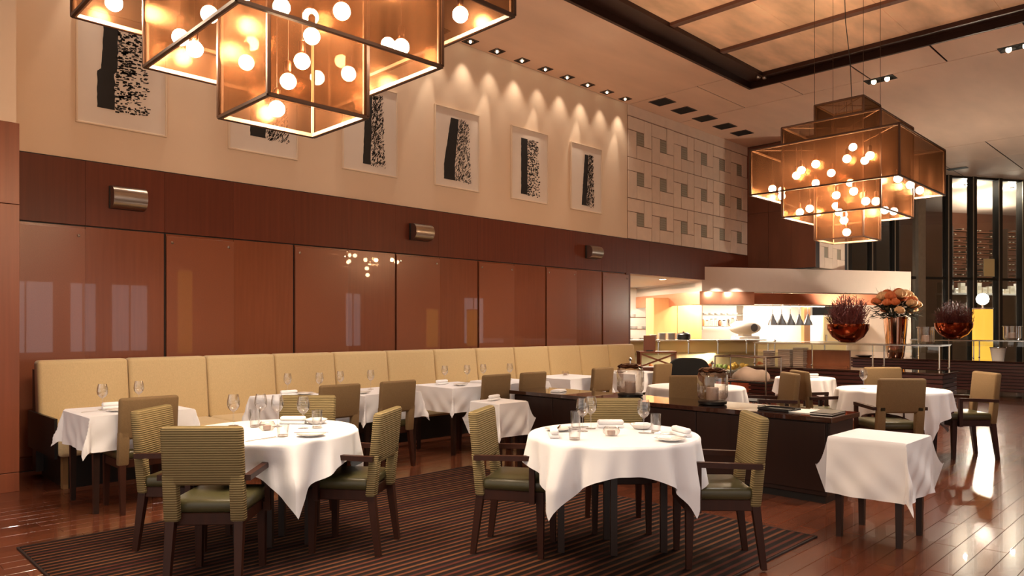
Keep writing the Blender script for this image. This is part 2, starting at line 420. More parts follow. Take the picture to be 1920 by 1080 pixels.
for x in xs[1:-1]:
    MB().box(x-.055, x+.055, -2.72, 5.77, CZ-.01, CZ+.04).build('purlin', 'purlin', fr)
q = MB()
for dx in (0, .1):
    q.lathe([(.03, 0), (.04, .02), (.04, .06)], 10, (11.9+dx, 5.88-dx*.6, CZ-.03))
q.build('spot_cluster', 'steel', fr)

# left wall: plaster above, wood band, lacquered and glazed panels below
wall = MB().box(-4, 11.54, WY, WY+.25, 0, CZ+.3).box(11.54, 16.4, WY, WY+.25, 2.43, CZ+.3).build('wall_left', 'plaster', kind='structure', label='tall cream plaster wall above dark wood panelling')
BX = [1.40+.7725*i for i in range(0, 20)]
x = 1.41
edges = [-.6, .17, .94]+[1.41+.775*k for k in range(20)]
edges = [e for e in edges if e < 16.3]+[16.40]
for a, c in zip(edges[:-1], edges[1:]):
    MB().box(a+.0008, c-.0008, WY-.035, WY, 2.44, 3.10, bev=.0006, seg=1).build('wood_panel', 'wood_band', wall)
MB().box(-.6, 16.4, WY-.012, WY, 3.10, 3.115).build('shadow_gap', 'dark_gap', wall)
MB().box(-.6, 11.54, WY-.010, WY, .0, 2.44).build('panel_backing', 'dark_gap', wall)
seams = [1.40, 2.18, 2.965, 3.735, 4.51, 5.29, 6.06, 6.85, 7.62, 8.41, 9.18, 9.98, 10.73, 11.54]
for i, (a, c) in enumerate(zip(seams[:-1], seams[1:])):
    sheet = i % 2 == 0
    ga = .012 if sheet and i else .002; gc = .002 if sheet else .012
    if not sheet:
        MB().box(a+ga, c-gc, WY-.035, WY-.01, .12, 2.425, bev=.001, seg=1).build('lacquer_panel', 'lacquer', wall)
    else:
        MB().box(a+ga, c-gc, WY-.032, WY-.01, .12, 2.425).build('lacquer_panel', 'lacquer', wall)
        p = MB().box(a+ga, c-gc, WY-.050, WY-.040, .14, 2.40, bev=.0015, seg=1).build('glazed_panel', 'glass_sheet', wall)
        for sx in (a+ga+.06, c-gc-.06):
            for z in (2.33, .25):
                s = MB(); s.T = Matrix.Translation((sx, WY-.05, z)) @ Matrix.Rotation(PI/2, 4, 'X'); s.lathe([(.016, 0), (.016, .006), (.010, .012)], 10)
                s.build('stud', 'chrome', p)
MB().box(-.6, 11.54, WY-.06, WY-.01, 0, .12).build('skirting', 'wood_band', wall)
MB().box(11.46, 11.60, WY-.045, WY+.27, 0, 2.44).build('jamb', 'wood_band', wall)

# wooden pier at the left edge
pier = MB().box(-.62, 1.40, 7.38, WY, 3.14, CZ).build('wall_pier', 'plaster', kind='structure', label='plaster pier faced with red brown wood at the left edge')
MB().box(-.6, 1.40, 7.40, WY, 0, 3.14).build('pier_core', 'dark_gap', pier)
for z0, z1 in ((.0, .16), (.166, 2.44), (2.446, 3.135)):
    MB().box(-.6, .55, 7.362, 7.40, z0, z1, bev=.0015, seg=1).build('wood_panel', 'wood_pier', pier)
    MB().box(.553, 1.42, 7.362, 7.40, z0, z1, bev=.0015, seg=1).build('wood_panel', 'wood_pier', pier)
    MB().box(1.40, 1.42, 7.403, WY-.05, z0, z1, bev=.0015, seg=1).build('wood_panel', 'wood_pier', pier)

# pinwheel tile field with grilles
TX0, TX1, TZ0, TZ1 = 11.56, 16.38, 3.115, 5.50
ncol, nrow = 6, 3; tw = (TX1-TX0)/ncol; th = (TZ1-TZ0)/nrow; gp = .014
MB().box(TX0, TX1, WY-.006, WY, TZ0, TZ1+.2).build('tile_backing', 'tile_gap', wall)
for i in range(ncol):
    for j in range(nrow):
        x0 = TX0+i*tw; z0 = TZ0+j*th
        for (a, c, e, f) in ((0, .36, 0, .67), (0, .67, .67, 1), (.67, 1, .34, 1), (.36, 1, 0, .34)):
            t = random.uniform(.018, .030)
            MB().box(x0+a*tw+gp/2, x0+c*tw-gp/2, WY-t, WY-.004, z0+e*th+gp/2, z0+f*th-gp/2, bev=.003, seg=1).build('tile', 'tile', wall)
        gr = MB().box(x0+.365*tw, x0+.665*tw, WY-.010, WY-.002, z0+.345*th, z0+.665*th).build('grille', 'grille', wall)
        for k in range(5):
            zz = z0+(.36+.06*k)*th
            MB().box(x0+.37*tw, x0+.66*tw, WY-.020, WY-.008, zz, zz+.030*th).build('slat', 'grille_slat', gr)
MB().box(TX0, TX1, WY-.03, WY, 5.51, CZ-.005).build('frieze', 'tile', wall)

# wood return wall, tiled stub and opening beyond
ret = MB().box(16.4, 16.6, 6.74, WY+.25, 2.74, CZ).build('wall_return', 'dark_gap', kind='structure', label='dark brown wood return wall behind the far chandelier')
for a, c in ((6.74, 7.29), (7.295, 7.845), (7.85, 8.4)):
    for z0, z1 in ((2.75, 4.1), (4.105, 5.70)):
        MB().box(16.375, 16.4, a, c, z0, z1).build('wood_panel', 'cellar_wood', ret)
stub = MB().box(16.6, 18.1, 6.76, 6.95, 2.74, CZ).build('wall_stub', 'grille', kind='structure', label='short tiled wall stub behind the far chandelier')
for i in range(2):
    for j in range(4):
        x0 = 16.6+i*.75; z0 = 2.745+j*.74; W_, H_ = .75, .74
        for (a, c, e, f) in ((0, .36, 0, .67), (0, .67, .67, 1), (.67, 1, .34, 1), (.36, 1, 0, .34)):
            MB().box(x0+a*W_+.003, x0+c*W_-.003, 6.74, 6.765, z0+e*H_+.003, z0+f*H_-.003, bev=.003, seg=1).build('tile', 'tile', stub)

# walls behind and to the right of the viewer (seen in the glazed panels)
wr = MB().box(3, 38, -5.2, -5, 0, CZ+.3).build('wall_right', 'oat_wall', kind='structure', label='oat coloured right wall with tall night windows')
for k, (xa, xb) in enumerate(((3.7, 4.9), (5.3, 5.9), (6.3, 7.2), (13.6, 14.2), (19.0, 20.0))):
    w_ = MB().box(xa, xb, -4.99, -4.96, .75, 2.55).build('window_%d' % (k+1), 'window_lit', kind='structure', label='lit window pane in the right wall, number %d from the rear' % (k+1))
    f = MB()
    for a in ((xa-.05, xa), (xb, xb+.05), ((xa+xb)/2-.02, (xa+xb)/2+.02)): f.box(a[0], a[1], -5, -4.93, .70, 2.60)
    f.box(xa-.05, xb+.05, -5, -4.93, .70, .75).box(xa-.05, xb+.05, -5, -4.93, 2.55, 2.60)
    f.build('window_frame', 'mullion', w_)

# ------------------------------------------------------------------ recessed lights along the wall
def downlight(x, y, n, label, group):
    t = thing('recessed_downlight', (x, y, CZ), 0, label, 'downlight', group)
    f = MB(); s = .095
    for a in ((-s, s, -s, -s+.018), (-s, s, s-.018, s), (-s, -s+.018, -s+.018, s-.018), (s-.018, s, -s+.018, s-.018)): f.box(*a, -.010, .004)
    f.build('trim', 'dark_steel', t)
    MB().box(-.078, .078, -.078, .078, -.003, .003).build('recess', 'black_hole', t)
    MB().lathe([(.05, -.006), (.035, -.004)], 14).build('reflector', 'chrome', t)
    MB().sphere((0, 0, -.010), .020, 10, 6).build('bulb', 'lens', t)
    return t
names = ['nearest the tile field', 'second from the tile field', 'third from the tile field', 'fourth from the tile field', 'fifth from the tile field', 'sixth from the tile field', 'seventh from the tile field', 'eighth from the tile field']
WW = 0
for i in range(18):
    x = 11.26-.56*i
    if x < 1.5: break
    lab = ('small square recessed ceiling downlight, ' + names[i]) if i < 8 else 'small square recessed ceiling downlight over the framed prints'
    t = downlight(x, 8.23, i, lab, 'downlights along the plaster wall' if i >= 8 else None)
    j = random.uniform(-.12, .12)
    lamp('SPOT', 'wash', (x, 8.23, CZ-.04), 20*(.7+.6*random.random()), WARM, aim=(x+j*.4, 8.30, 3.6), size=.02, spot=66, blend=.8, parent=t)
    if i % 2 == 0: lamp('SPOT', 'beam', (x, 8.2, CZ-.04), 40, WARM, aim=(x-.25, 8.4, 4.0), size=.015, spot=24, blend=.6, parent=t)
for i, x in enumerate((11.92, 12.69, 13.49, 14.32, 15.08)):
    t = thing('ceiling_vent', (x, 7.84, CZ), 0, 'square black ceiling opening, %s from the framed prints' % ['first', 'second', 'third', 'fourth', 'fifth'][i], 'vent')
    MB().box(-.17, .17, -.17, .17, -.004, .003).build('opening', 'black_hole', t)
    f = MB()
    for a in ((-.19, .19, -.19, -.17), (-.19, .19, .17, .19), (-.19, -.17, -.17, .17), (.17, .19, -.17, .17)): f.box(*a, -.008, .003)
    f.build('trim', 'dark_steel', t)
for i, (x, y, lab) in enumerate(((13.54, 4.44, 'rectangular twin spotlight recessed above the far chandelier'), (13.45, 2.43, 'rectangular twin spotlight recessed at the right edge of the ceiling'), (22.63, 5.45, 'dark recessed ceiling slot near the glazed wine room'))):
    t = thing('twin_spotlight', (x, y, CZ), 0, lab, 'spotlight')
    MB().box(-.13, .13, -.24, .24, -.006, .004).build('housing', 'black_hole', t)
    if i < 2:
        for yy in (-.11, .11):
            s = MB(); s.lathe([(.10, -.014), (.06, -.006)], 14, (0, yy, 0)); r_ = s.build('reflector', 'chrome', t)
            MB().sphere((0, yy, -.02), .04, 10, 6).build('bulb', 'lens', t)

# ------------------------------------------------------------------ framed prints
def dashes(seed, w, h, solid, dash, z0, z1, lean, slant=.0, dens=1.):
    rnd = random.Random(seed); q = MB(); n = 26
    L_ = []; R_ = []
    for i in range(n+1):
        t = i/n; z = z0+(z1-z0)*t
        off = lean(t)
        L_.append((solid[0]*w+off*w+rnd.uniform(-.003, .003), z*h)); R_.append((solid[1]*w+off*w*.6+rnd.uniform(-.007, .007), z*h))
    for i in range(n): q.add([(L_[i][0], 0, L_[i][1]), (R_[i][0], 0, R_[i][1]), (R_[i+1][0], 0, R_[i+1][1]), (L_[i+1][0], 0, L_[i+1][1])], [(0, 1, 2, 3)])
    wid = dash-solid[1]
    for k in range(int(520*dens)):
        t = rnd.random(); u = rnd.random()
        z = (z0-.02+(z1-z0+.01)*t)*h; x = (solid[1]+wid*u*(1-.18*t)+lean(t)*.6*(1-u)*1.)*w
        if rnd.random() > 1.05-.45*u: continue
        ll = rnd.uniform(.014, .040); hh = rnd.uniform(.008, .022)
        if slant: ll, hh = hh*.8, ll*1.1
        sk = rnd.uniform(-.008, .012)+slant*ll
        q.add([(x-ll/2, 0, z), (x+ll/2, 0, z+sk*.3), (x+ll/2+sk, 0, z+hh), (x-ll/2+sk, 0, z+hh*.9)], [(0, 1, 2, 3)])
    return q
prints = [(2.10, (.24, .42), .80, .16, .90, lambda t: .05*t if t > .45 else -.02, 0, 'with a broad black left band, nearest the pier'),
          (3.68, (.30, .52), .86, .17, .80, lambda t: 0, 1., 'partly hidden behind the near chandelier, second from the pier'),
          (5.21, (.36, .50), .76, .10, .90, lambda t: .05*t, .8, 'touching the corner of the near chandelier'),
          (6.77, (.20, .44), .80, .10, .88, lambda t: .20*max(0, t-.25), .9, 'with a curved black trunk shape, fourth from the pier'),
          (8.36, (.24, .42), .78, .09, .86, lambda t: .02-.06*max(0, .15-t), 0, 'with a dense speckled block, second from the tile field'),
          (9.85, (.34, .50), .74, .09, .86, lambda t: .10*t, .7, 'with a narrow tapering black shape, nearest the tile field')]
for i, (x, solid, dash, z0, z1, lean, sl, lab) in enumerate(prints):
    w, h = .89, 1.20
    t = thing('framed_print', (x, WY, 3.49), 0, 'pale framed print '+lab, 'picture')
    MB().box(.012, w-.012, -.020, -.004, .012, h-.012).build('paper', 'art_paper', t)
    f = MB()
    for a in ((0, w, 0, .018), (0, w, h-.018, h), (0, .018, .018, h-.018), (w-.018, w, .018, h-.018)): f.box(a[0], a[1], -.034, -.001, a[2], a[3], bev=.003, seg=1)
    f.build('frame', 'art_frame', t)
    q = dashes(11+i, w, h, solid, dash, z0, z1, lean, sl, 1. if not sl else 1.35); q.T = Matrix(); q.v = [(a, -.0212, c) for a, b_, c in q.v]
    q.build('ink_print', 'ink', t, kind='stuff', label='black brush stroke with broken dashes')

# wall lamps
for x, lab in ((2.57, 'nearest the pier'), (6.46, 'in the middle of the wood band'), (10.40, 'furthest along the wood band')):
    t = thing('wall_sconce', (x, WY-.035, 2.64), 0, 'half round brushed chrome wall light '+lab, 'wall light')
    MB().box(-.17, .17, -.03, 0, .0, .235, bev=.004).build('back_plate', 'mullion_dark', t)
    prof = []
    n = 16; q = MB()
    for k in range(n+1):
        a = PI*(k/n)-PI/2; prof.append((-.04-.13*max(0, math.cos(a))**.75, .117+.115*math.sin(a)))
    vs = []; 
    for sx in (-.165, .165):
        for (yy, zz) in prof: vs.append((sx, yy, zz))
    m_ = n+1; fs = [(k, k+1, m_+k+1, m_+k) for k in range(n)]
    q.add(vs, fs, True); q.add(vs, [tuple(range(m_))[::-1], tuple(range(m_, 2*m_))])
    q.build('shade', 'steel', t)
    MB().box(-.15, .15, -.05, -.028, .02, .21).build('arm', 'chrome', t)

# ------------------------------------------------------------------ chandeliers of nested copper mesh boxes
BULB = None
def bulb_meshes():
    g = MB(); g.sphere((0, 0, 0), .043, 14, 10)
    s = MB(); s.lathe([(.021, .038), (.019, .056), (.019, .105), (.012, .115)], 10)
    out = []
    for q, n, m in ((g, 'globe', 'bulb'), (s, 'socket', 'socket')):
        me = bpy.data.meshes.new(n); me.from_pydata(q.v, [], q.f); me.polygons.foreach_set('use_smooth', [True]*len(q.f)); me.materials.append(MATS[m]); out.append(me)
    return out
GLOBE, SOCKET = bulb_meshes()
def chandelier(cx, cy, cz, bulbs, label):
    t = thing('box_chandelier', (cx, cy, cz), 0, label, 'chandelier')
    for k, nm in ((1, 'inner_box'), (2, 'middle_box'), (3, 'outer_box')):
        a = .2825*k-.003*(k == 3)*3; hh = .2725*(4-k); w = .016
        fr_ = put(nm, None, t)
        q = MB(); qi = MB()
        for z in (-hh, hh):
            for (p, r) in (((-a, -a), (a, -a)), ((a, -a), (a, a)), ((a, a), (-a, a)), ((-a, a), (-a, -a))):
                q.bar((p[0], p[1], z), (r[0], r[1], z), w, w)
                sg = 1 if z < 0 else -1
                p2 = (p[0]*(1-.013/a), p[1]*(1-.013/a), z+sg*.004); r2 = (r[0]*(1-.013/a), r[1]*(1-.013/a), z+sg*.004)
                qi.bar(p2, r2, .012, .020)
        for sx in (-1, 1):
            for sy in (-1, 1):
                q.bar((sx*a, sy*a, -hh), (sx*a, sy*a, hh), w)
                qi.bar((sx*(a-.013), sy*(a-.013), -hh), (sx*(a-.013), sy*(a-.013), hh), .012)
        q.build('frame', 'bronze_bar', fr_); qi.build('frame_lit_face', 'bronze_lit', fr_)
        # four mesh faces
        for ang in (0, PI/2, PI, 3*PI/2):
            p = MB(); p.T = Matrix.Rotation(ang, 4, 'Z'); e = .0015
            p.box(-a+.006, a-.006, -a-e, -a+e, -hh+.006, hh-.006)
            p.build('mesh_face', 'copper_mesh', fr_)
        q = MB(); q.bar((-a, -a, hh), (a, a, hh), .008); q.bar((-a, a, hh-.002), (a, -a, hh-.002), .008); q.build('top_brace', 'bronze_lit', fr_)
    top = .2725*3
    for dx, dy, dz in bulbs:
        b = put('pendant_bulb', GLOBE, t, (dx, dy, dz))
        put('socket', SOCKET, b)
        ztop = top if max(abs(dx), abs(dy)) < .28 else (.545 if max(abs(dx), abs(dy)) < .56 else .27)
        c = MB().cyl(0, 0, .11, max(.13, ztop-dz), .0022, 5); c.build('cord', 'cable', b)
    q = MB()
    for sx in (-1, 1):
        for sy in (-1, 1):
            MB().cyl(sx*.2825, sy*.2825, top, CZ+.03-cz, .0028, 5).build('suspension_cable', 'cable', t)
    q.tube([(.02, -.05, top-.1), (-.02, -.04, top+.5), (-.06, 0, top+1.0), (-.07, .02, CZ+.03-cz)], .005, 6); q.build('power_cable', 'black_satin', t)
    return t
B1 = [(.02, .22, -.72), (.03, .11, -.59), (.07, .03, -.49), (.06, -.09, -.39), (.11, .01, -.24), (-.17, -.20, -.34), (-.33, .48, -.41), (-.43, .42, -.39), (-.39, .14, -.34), (.455, -.35, -.41), (.07, -.37, -.34),
      (.75, -.5, -.19), (-.67, .71, -.19), (.70, .12, -.2), (.68, .62, -.18), (.1, .70, -.2), (-.70, .05, -.17), (-.70, -.50, -.1), (-.2, -.70, -.18), (.35, -.70, -.14), (.42, .12, -.45), (.40, .44, -.40), (-.05, .45, -.42), (-.42, -.32, -.38), (.1, .1, .1), (-.1, -.1, .3)]
B2 = [(-.27, -.65, -.2), (.23, -.63, -.2), (.69, -.60, -.2), (-.53, .70, -.17), (-.35, .66, -.17), (-.11, .77, -.20), (.20, -.36, -.47), (.36, -.41, -.47), (-.43, .28, -.45), (-.29, .46, -.46), (-.40, -.46, -.45), (-.43, -.36, -.44),
      (-.16, -.05, -.74), (-.19, -.03, -.60), (-.16, .04, -.49), (-.1, .1, -.40), (-.48, -.05, -.34), (-.49, -.25, -.32), (-.62, .36, -.07), (-.64, .29, -.02), (-.62, .13, .03), (-.47, .01, -.07), (-.50, .18, -.17), (-.24, -.12, -.17), (-.64, -.23, .03), (-.43, -.22, .20), (-.40, -.34, .03), (-.62, -.47, .03),
      (.66, .05, -.18), (.62, .6, -.16), (.15, .42, -.42), (.42, .2, -.44)]
chandelier(1.93, 3.59, 3.34, B1, 'large copper mesh box chandelier cut off by the top left of the picture')
chandelier(9.13, 3.37, 3.27, B2, 'whole copper mesh box chandelier hanging at the right')

# ------------------------------------------------------------------ banquette
bq = thing('banquette', (1.64, 7.05, 0), 0, 'long tan upholstered banquette along the panelled wall', 'banquette')
nseg, sw = 12, .775
cush = MB(); cush.T = Matrix(); 
def cushion_mesh():
    bm = bmesh.new(); bmesh.ops.create_cube(bm, size=1)
    for v in bm.verts: v.co = Vector((v.co.x*(sw-.006)+sw/2, v.co.y*.17+.085, v.co.z*.66+.33))
    bmesh.ops.bevel(bm, geom=list(bm.edges), offset=.035, segments=3, profile=.5, affect='EDGES')
    for v in bm.verts:
        v.co.y += v.co.z*.13
        if v.co.y < .09+v.co.z*.13: v.co.y -= .012*math.sin(PI*min(1, max(0, v.co.x/sw)))
    m = MB(); m.frombm(bm, True); return m
def seat_mesh():
    bm = bmesh.new(); bmesh.ops.create_cube(bm, size=1)
    for v in bm.verts: v.co = Vector((v.co.x*(sw-.004)+sw/2, v.co.y*.70+.35, v.co.z*.17+.375))
    bmesh.ops.bevel(bm, geom=list(bm.edges), offset=.04, segments=3, profile=.5, affect='EDGES')
    m = MB(); m.frombm(bm, True); return m
c0 = cushion_mesh().build('back_cushion', 'banquette', bq, loc=(0, .655, .43))
s0 = seat_mesh().build('seat_cushion', 'banquette', bq)
for i in range(1, nseg):
    put('back_cushion', c0.data, bq, (i*sw, .655, .43)); put('seat_cushion', s0.data, bq, (i*sw, 0, 0))
MB().box(.08, nseg*sw-.08, .14, .95, .0, .29).build('base', 'black_satin', bq); MB().box(-.025, -.002, .03, .98, .28, .62).build('end_panel', 'black_satin', bq)  # black sheet added over the dark end face of the seat
MB().box(.06, .10, .12, .20, 0, .29).build('leg', 'banquette_base', bq)
MB().box(.02, nseg*sw, .88, 1.02, .05, 1.0).build('back_board', 'table_wood', bq)

# ------------------------------------------------------------------ chairs
def round_poly(pts, rad, n=4):
    out = []
    m = len(pts)
    for i in range(m):
        p0, p, p1 = Vector(pts[i-1]), Vector(pts[i]), Vector(pts[(i+1) % m]); r = rad[i]
        if r <= 0: out.append(tuple(p)); continue
        a = p+(p0-p).normalized()*r; b_ = p+(p1-p).normalized()*r
        for k in range(n+1):
            t = k/n; out.append(tuple(a*(1-t)**2+p*2*t*(1-t)+b_*t*t))
    return out
def make_chair(arms, fabric):
    t = thing('armchair' if arms else 'side_chair')
    W = .212
    q = MB(); q.box(-W, W, -.275, -.215, .555, .87, bev=.022, seg=3)
    for sx in (-1, 1): q.box(min(sx*W, sx*(W-.078)), max(sx*W, sx*(W-.078)), -.275, -.215, .36, .62, bev=.014, seg=2)
    q.v = [(x_, y_-.10*(z_-.45), z_) for x_, y_, z_ in q.v]
    q.build('backrest', fabric, t)
    s = MB(); s.box(-.205, .205, -.225, .185, .395, .470, bev=.028, seg=3); s.build('seat', 'leather', t)
    MB().box(-.195, .195, -.225, .165, .335, .40, bev=.004, seg=1).build('seat_frame', 'chair_wood', t)
    for sx in (-1, 1):
        q = MB(); top, bot = .024, .016
        def leg(px, py, z1, bx, by):
            q.add([(px-top, py-top, z1), (px+top, py-top, z1), (px+top, py+top, z1), (px-top, py+top, z1), (bx-bot, by-bot, 0), (bx+bot, by-bot, 0), (bx+bot, by+bot, 0), (bx-bot, by+bot, 0)],
                  [(0, 1, 2, 3), (7, 6, 5, 4), (4, 5, 1, 0), (5, 6, 2, 1), (6, 7, 3, 2), (7, 4, 0, 3)])
        leg(sx*.178, .135, .40, sx*.181, .14); q.build('leg', 'chair_wood', t)
        q = MB(); leg(sx*.178, -.235, .40, sx*.186, -.285); q.build('leg', 'chair_wood', t)
        if arms:
            a = MB(); x = sx*.226
            a.prism([(-.265, .580), (.115, .592), (.115, .622), (-.265, .610)], x-.018, x+.018)
            a.v = [(y_, x_, z_) for (x_, y_, z_) in a.v]; a.f = [tuple(reversed(f)) for f in a.f]
            ar = a.build('armrest', 'chair_wood', t)
            MB().box(x-.015, x+.015, .080, .113, .335, .595).build('arm_post', 'chair_wood', ar)
            MB().box(min(x, sx*.2), max(x, sx*.2), .080, .113, .340, .385).build('arm_bracket', 'chair_wood', ar)
    return t
proto_arm = make_chair(True, 'rib_fabric'); proto_side = make_chair(False, 'plain_fabric'); proto_arm2 = make_chair(True, 'plain_fabric')
used = set()
def chair(proto, x, y, ang, label, group=None):
    """ang: compass of the way the sitter faces, as a vector angle from +X"""
    rz = ang-PI/2
    if proto.name not in used:
        used.add(proto.name); o = proto; o.location = (x, y, 0.0); o.rotation_euler = (0, 0, rz)
    else:
        o = again(proto, (x, y, 0.), rz)
        if 'group' in o: del o['group']
    tag(o, label, 'chair', group); return o
AWAY, BACK, RIGHT, LEFT = PI/4, -3*PI/4, -PI/4, 3*PI/4
def lift(o, z): o.location.z = z; return o
CZC = .0125
# round table A (left front) and its four armchairs
lift(chair(proto_arm, 1.74, 4.04, AWAY+.03, 'green ribbed armchair seen from behind at the left front'), CZC)
lift(chair(proto_arm, 1.87, 4.75, RIGHT-.05, 'ribbed armchair turned to the right between the banquette and the left round table'), CZC)
lift(chair(proto_arm, 2.52, 4.02, LEFT-.15, 'ribbed armchair on the right side of the left round table'), CZC)
lift(chair(proto_arm, 2.61, 4.80, BACK, 'ribbed armchair facing the viewer behind the left round table'), CZC)
# round table B (middle front)
lift(chair(proto_arm, 3.29, 3.17, RIGHT-.26, 'ribbed armchair on the left side of the middle round table'), CZC)
lift(chair(proto_arm, 3.90, 2.26, LEFT-.03, 'ribbed armchair on the right side of the middle round table'), CZC)
lift(chair(proto_arm, 4.07, 3.03, BACK, 'ribbed armchair facing the viewer behind the middle round table'), CZC)
# chairs along the banquette
for x, lab in ((1.97, 'nearest the wooden pier'), (3.63, 'second from the wooden pier'), (4.28, 'third from the wooden pier'), (5.63, 'fourth from the wooden pier'), (6.23, 'fifth from the wooden pier, behind the console end'), (7.55, 'sixth from the wooden pier'), (8.95, 'furthest from the wooden pier')):
    chair(proto_side, x, 6.16, PI/2+random.uniform(-.03, .03), 'brown upholstered side chair facing the banquette, '+lab)
# chairs beyond the console and at the far right
for x, y, a, lab in ((6.68, 4.10, AWAY-.05, 'seen from behind just beyond the console'), (7.36, 3.60, LEFT, 'turned left beyond the console lanterns'),
                     (7.67, 2.47, AWAY, 'seen from behind at the right round table'), (8.98, 2.16, LEFT-.05, 'on the right side of the right round table'),
                     (9.20, 2.85, BACK, 'facing the viewer behind the right round table'), (8.22, 3.26, RIGHT, 'turned right at the left side of the right round table')):
    o = chair(proto_arm2, x, y, a, 'brown armchair '+lab); o.scale = (1.06, 1.06, 1.05)

# ------------------------------------------------------------------ tables and cloths
TH = .732
def round_cloth(R, L, seed, rot=0., dents=(), n=192, m=18):
    rnd = random.Random(seed); q = MB(); s = L/2; vs = [(0, 0, TH+.004)]; fs = []
    ph = [rnd.uniform(0, 6) for _ in range(6)]
    radii = [R*.35, R*.7, R*.92, R]
    for i in range(n):
        pass
    rows = []
    for k, r in enumerate(radii):
        rows.append([(r*math.cos(2*PI*i/n), r*math.sin(2*PI*i/n), TH+.004) for i in range(n)])
    for j in range(1, m+1):
        row_ = []
        for i in range(n):
            th = 2*PI*i/n; E = s/max(abs(math.cos(th)), abs(math.sin(th)))-R
            E = E-.02*max(0, E-.36)/.1
            e = E*(j/m)**1.15; k = min(1, e/.26); corner = abs(math.sin(2*th))**1.5
            tc = (math.floor(th/(PI/2))+.5)*PI/2
            fold = (.024*math.sin(10*th+ph[0])+.022*math.sin(17*th+ph[1])+.010*math.sin(29*th+ph[2]))*k*(.65+.6*corner)
            cr = .030*k*corner*math.cos(9*(th-tc))
            rr = R+.010*min(1, e/.02)+.028*k+fold+cr
            for (a0, wd, dp) in dents:
                da = (th+rot-a0+PI) % (2*PI)-PI
                rr -= dp*math.exp(-(da/wd)**2)*min(1, max(0, e-.04)/.10)
            th2 = th+(tc-th)*.25*corner*min(1, max(0, e-.08)/.25)
            row_.append((rr*math.cos(th2), rr*math.sin(th2), TH+.004-max(0, e-.008*min(1, e/.02))))
        rows.append(row_)
    for r_ in rows: vs += r_
    for i in range(n): fs.append((0, 1+i, 1+(i+1) % n))
    for j in range(len(rows)-1):
        for i in range(n): a = 1+j*n+i; b_ = 1+j*n+(i+1) % n; fs.append((a, a+n, b_+n, b_))
    q.T = Matrix.Rotation(rot, 4, 'Z'); q.add(vs, fs, True); return q
def rect_cloth(ax, ay, drop, h, seed, n=56, flare=.10, ears=()):
    rnd = random.Random(seed); ph = rnd.uniform(0, 6); q = MB(); vs = []; fs = []
    ux = [-ax-drop+(2*ax+2*drop)*i/n for i in range(n+1)]; uy = [-ay-drop+(2*ay+2*drop)*i/n for i in range(n+1)]
    for u in ux:
        for v in uy:
            cu = max(-ax, min(ax, u)); cv = max(-ay, min(ay, v)); eu, ev = u-cu, v-cv; e = math.hypot(eu, ev)
            if e < 1e-6: vs.append((u, v, h)); continue
            sgn = (1 if eu > 0 else -1, 1 if ev > 0 else -1)
            if ears and sgn in ears and eu and ev:
                cc = min(abs(eu), abs(ev))/drop; o_ = .006+.07*cc*.707; sm_ = max(abs(eu), abs(ev))
                vs.append((cu+sgn[0]*(o_+flare*.25*sm_), cv+sgn[1]*(o_+flare*.25*sm_), h-sm_*(1-.50*cc)+.004)); continue
            dx, dy = eu/e, ev/e; corner = min(abs(dx), abs(dy))*1.414
            k = min(1, e/.3)
            wav = (.012*math.sin((u+v*1.3)*13+ph)+.007*math.sin((u-v)*31+ph*2))*k*(1-corner*.3)
            out = .006+flare*e*(.25+1.0*corner)+wav
            vs.append((cu+dx*out*(1+.3*corner), cv+dy*out*(1+.3*corner), h-e*(1-.18*corner)+.004))
    for i in range(n):
        for j in range(n): a = i*(n+1)+j; fs.append((a, a+n+1, a+n+2, a+1))
    q.add(vs, fs, True); return q
def cloth_solid(o):
    return o
def round_table(x, y, R, L, rot, where, seed, zf=0., dents=(), leg=.62):
    t = thing('round_table', (x, y, zf), -PI/4, 'dark wooden round table under its white cloth, '+where, 'table')
    MB().lathe([(R-.012, TH-.035), (R-.004, TH-.03), (R-.004, TH-.003), (R-.02, TH)], 40).build('tabletop', 'table_wood', t)
    k = R*leg
    for px, py in ((-k, .04), (k, .04), (0, k), (0, -.02)):
        MB().box(px-.02, px+.02, py-.02, py+.02, 0, TH-.035).build('leg', 'table_wood', t)
    MB().box(-k, k, .028, .052, TH-.11, TH-.036).box(-.012, .012, .052, k, TH-.11, TH-.036).build('apron', 'table_wood', t)
    round_cloth(R, L, seed, rot, dents).build('tablecloth', 'cloth', loc=(x, y, zf), label='white cloth draped over the round table, '+where, category='tablecloth')
TA = (2.185, 4.35); TB = (3.585, 2.71); TC = (7.20, 4.30); TD = (8.38, 2.63); TE = (9.50, 4.05)
round_table(*TA, .53, 1.40, .56, 'left front on the striped carpet', 3, CZC, ((math.radians(236), .22, .07),), .43)
round_table(*TB, .51, 1.35, PI/4+.03, 'in front of the dark console', 5, CZC)
round_table(*TC, .52, 1.40, .2, 'hidden behind the console lanterns', 8)
round_table(*TD, .54, 1.50, .15, 'at the right before the slatted buffet', 9)
round_table(*TE, .36, 1.10, .5, 'small one pushed close to the buffet', 12)
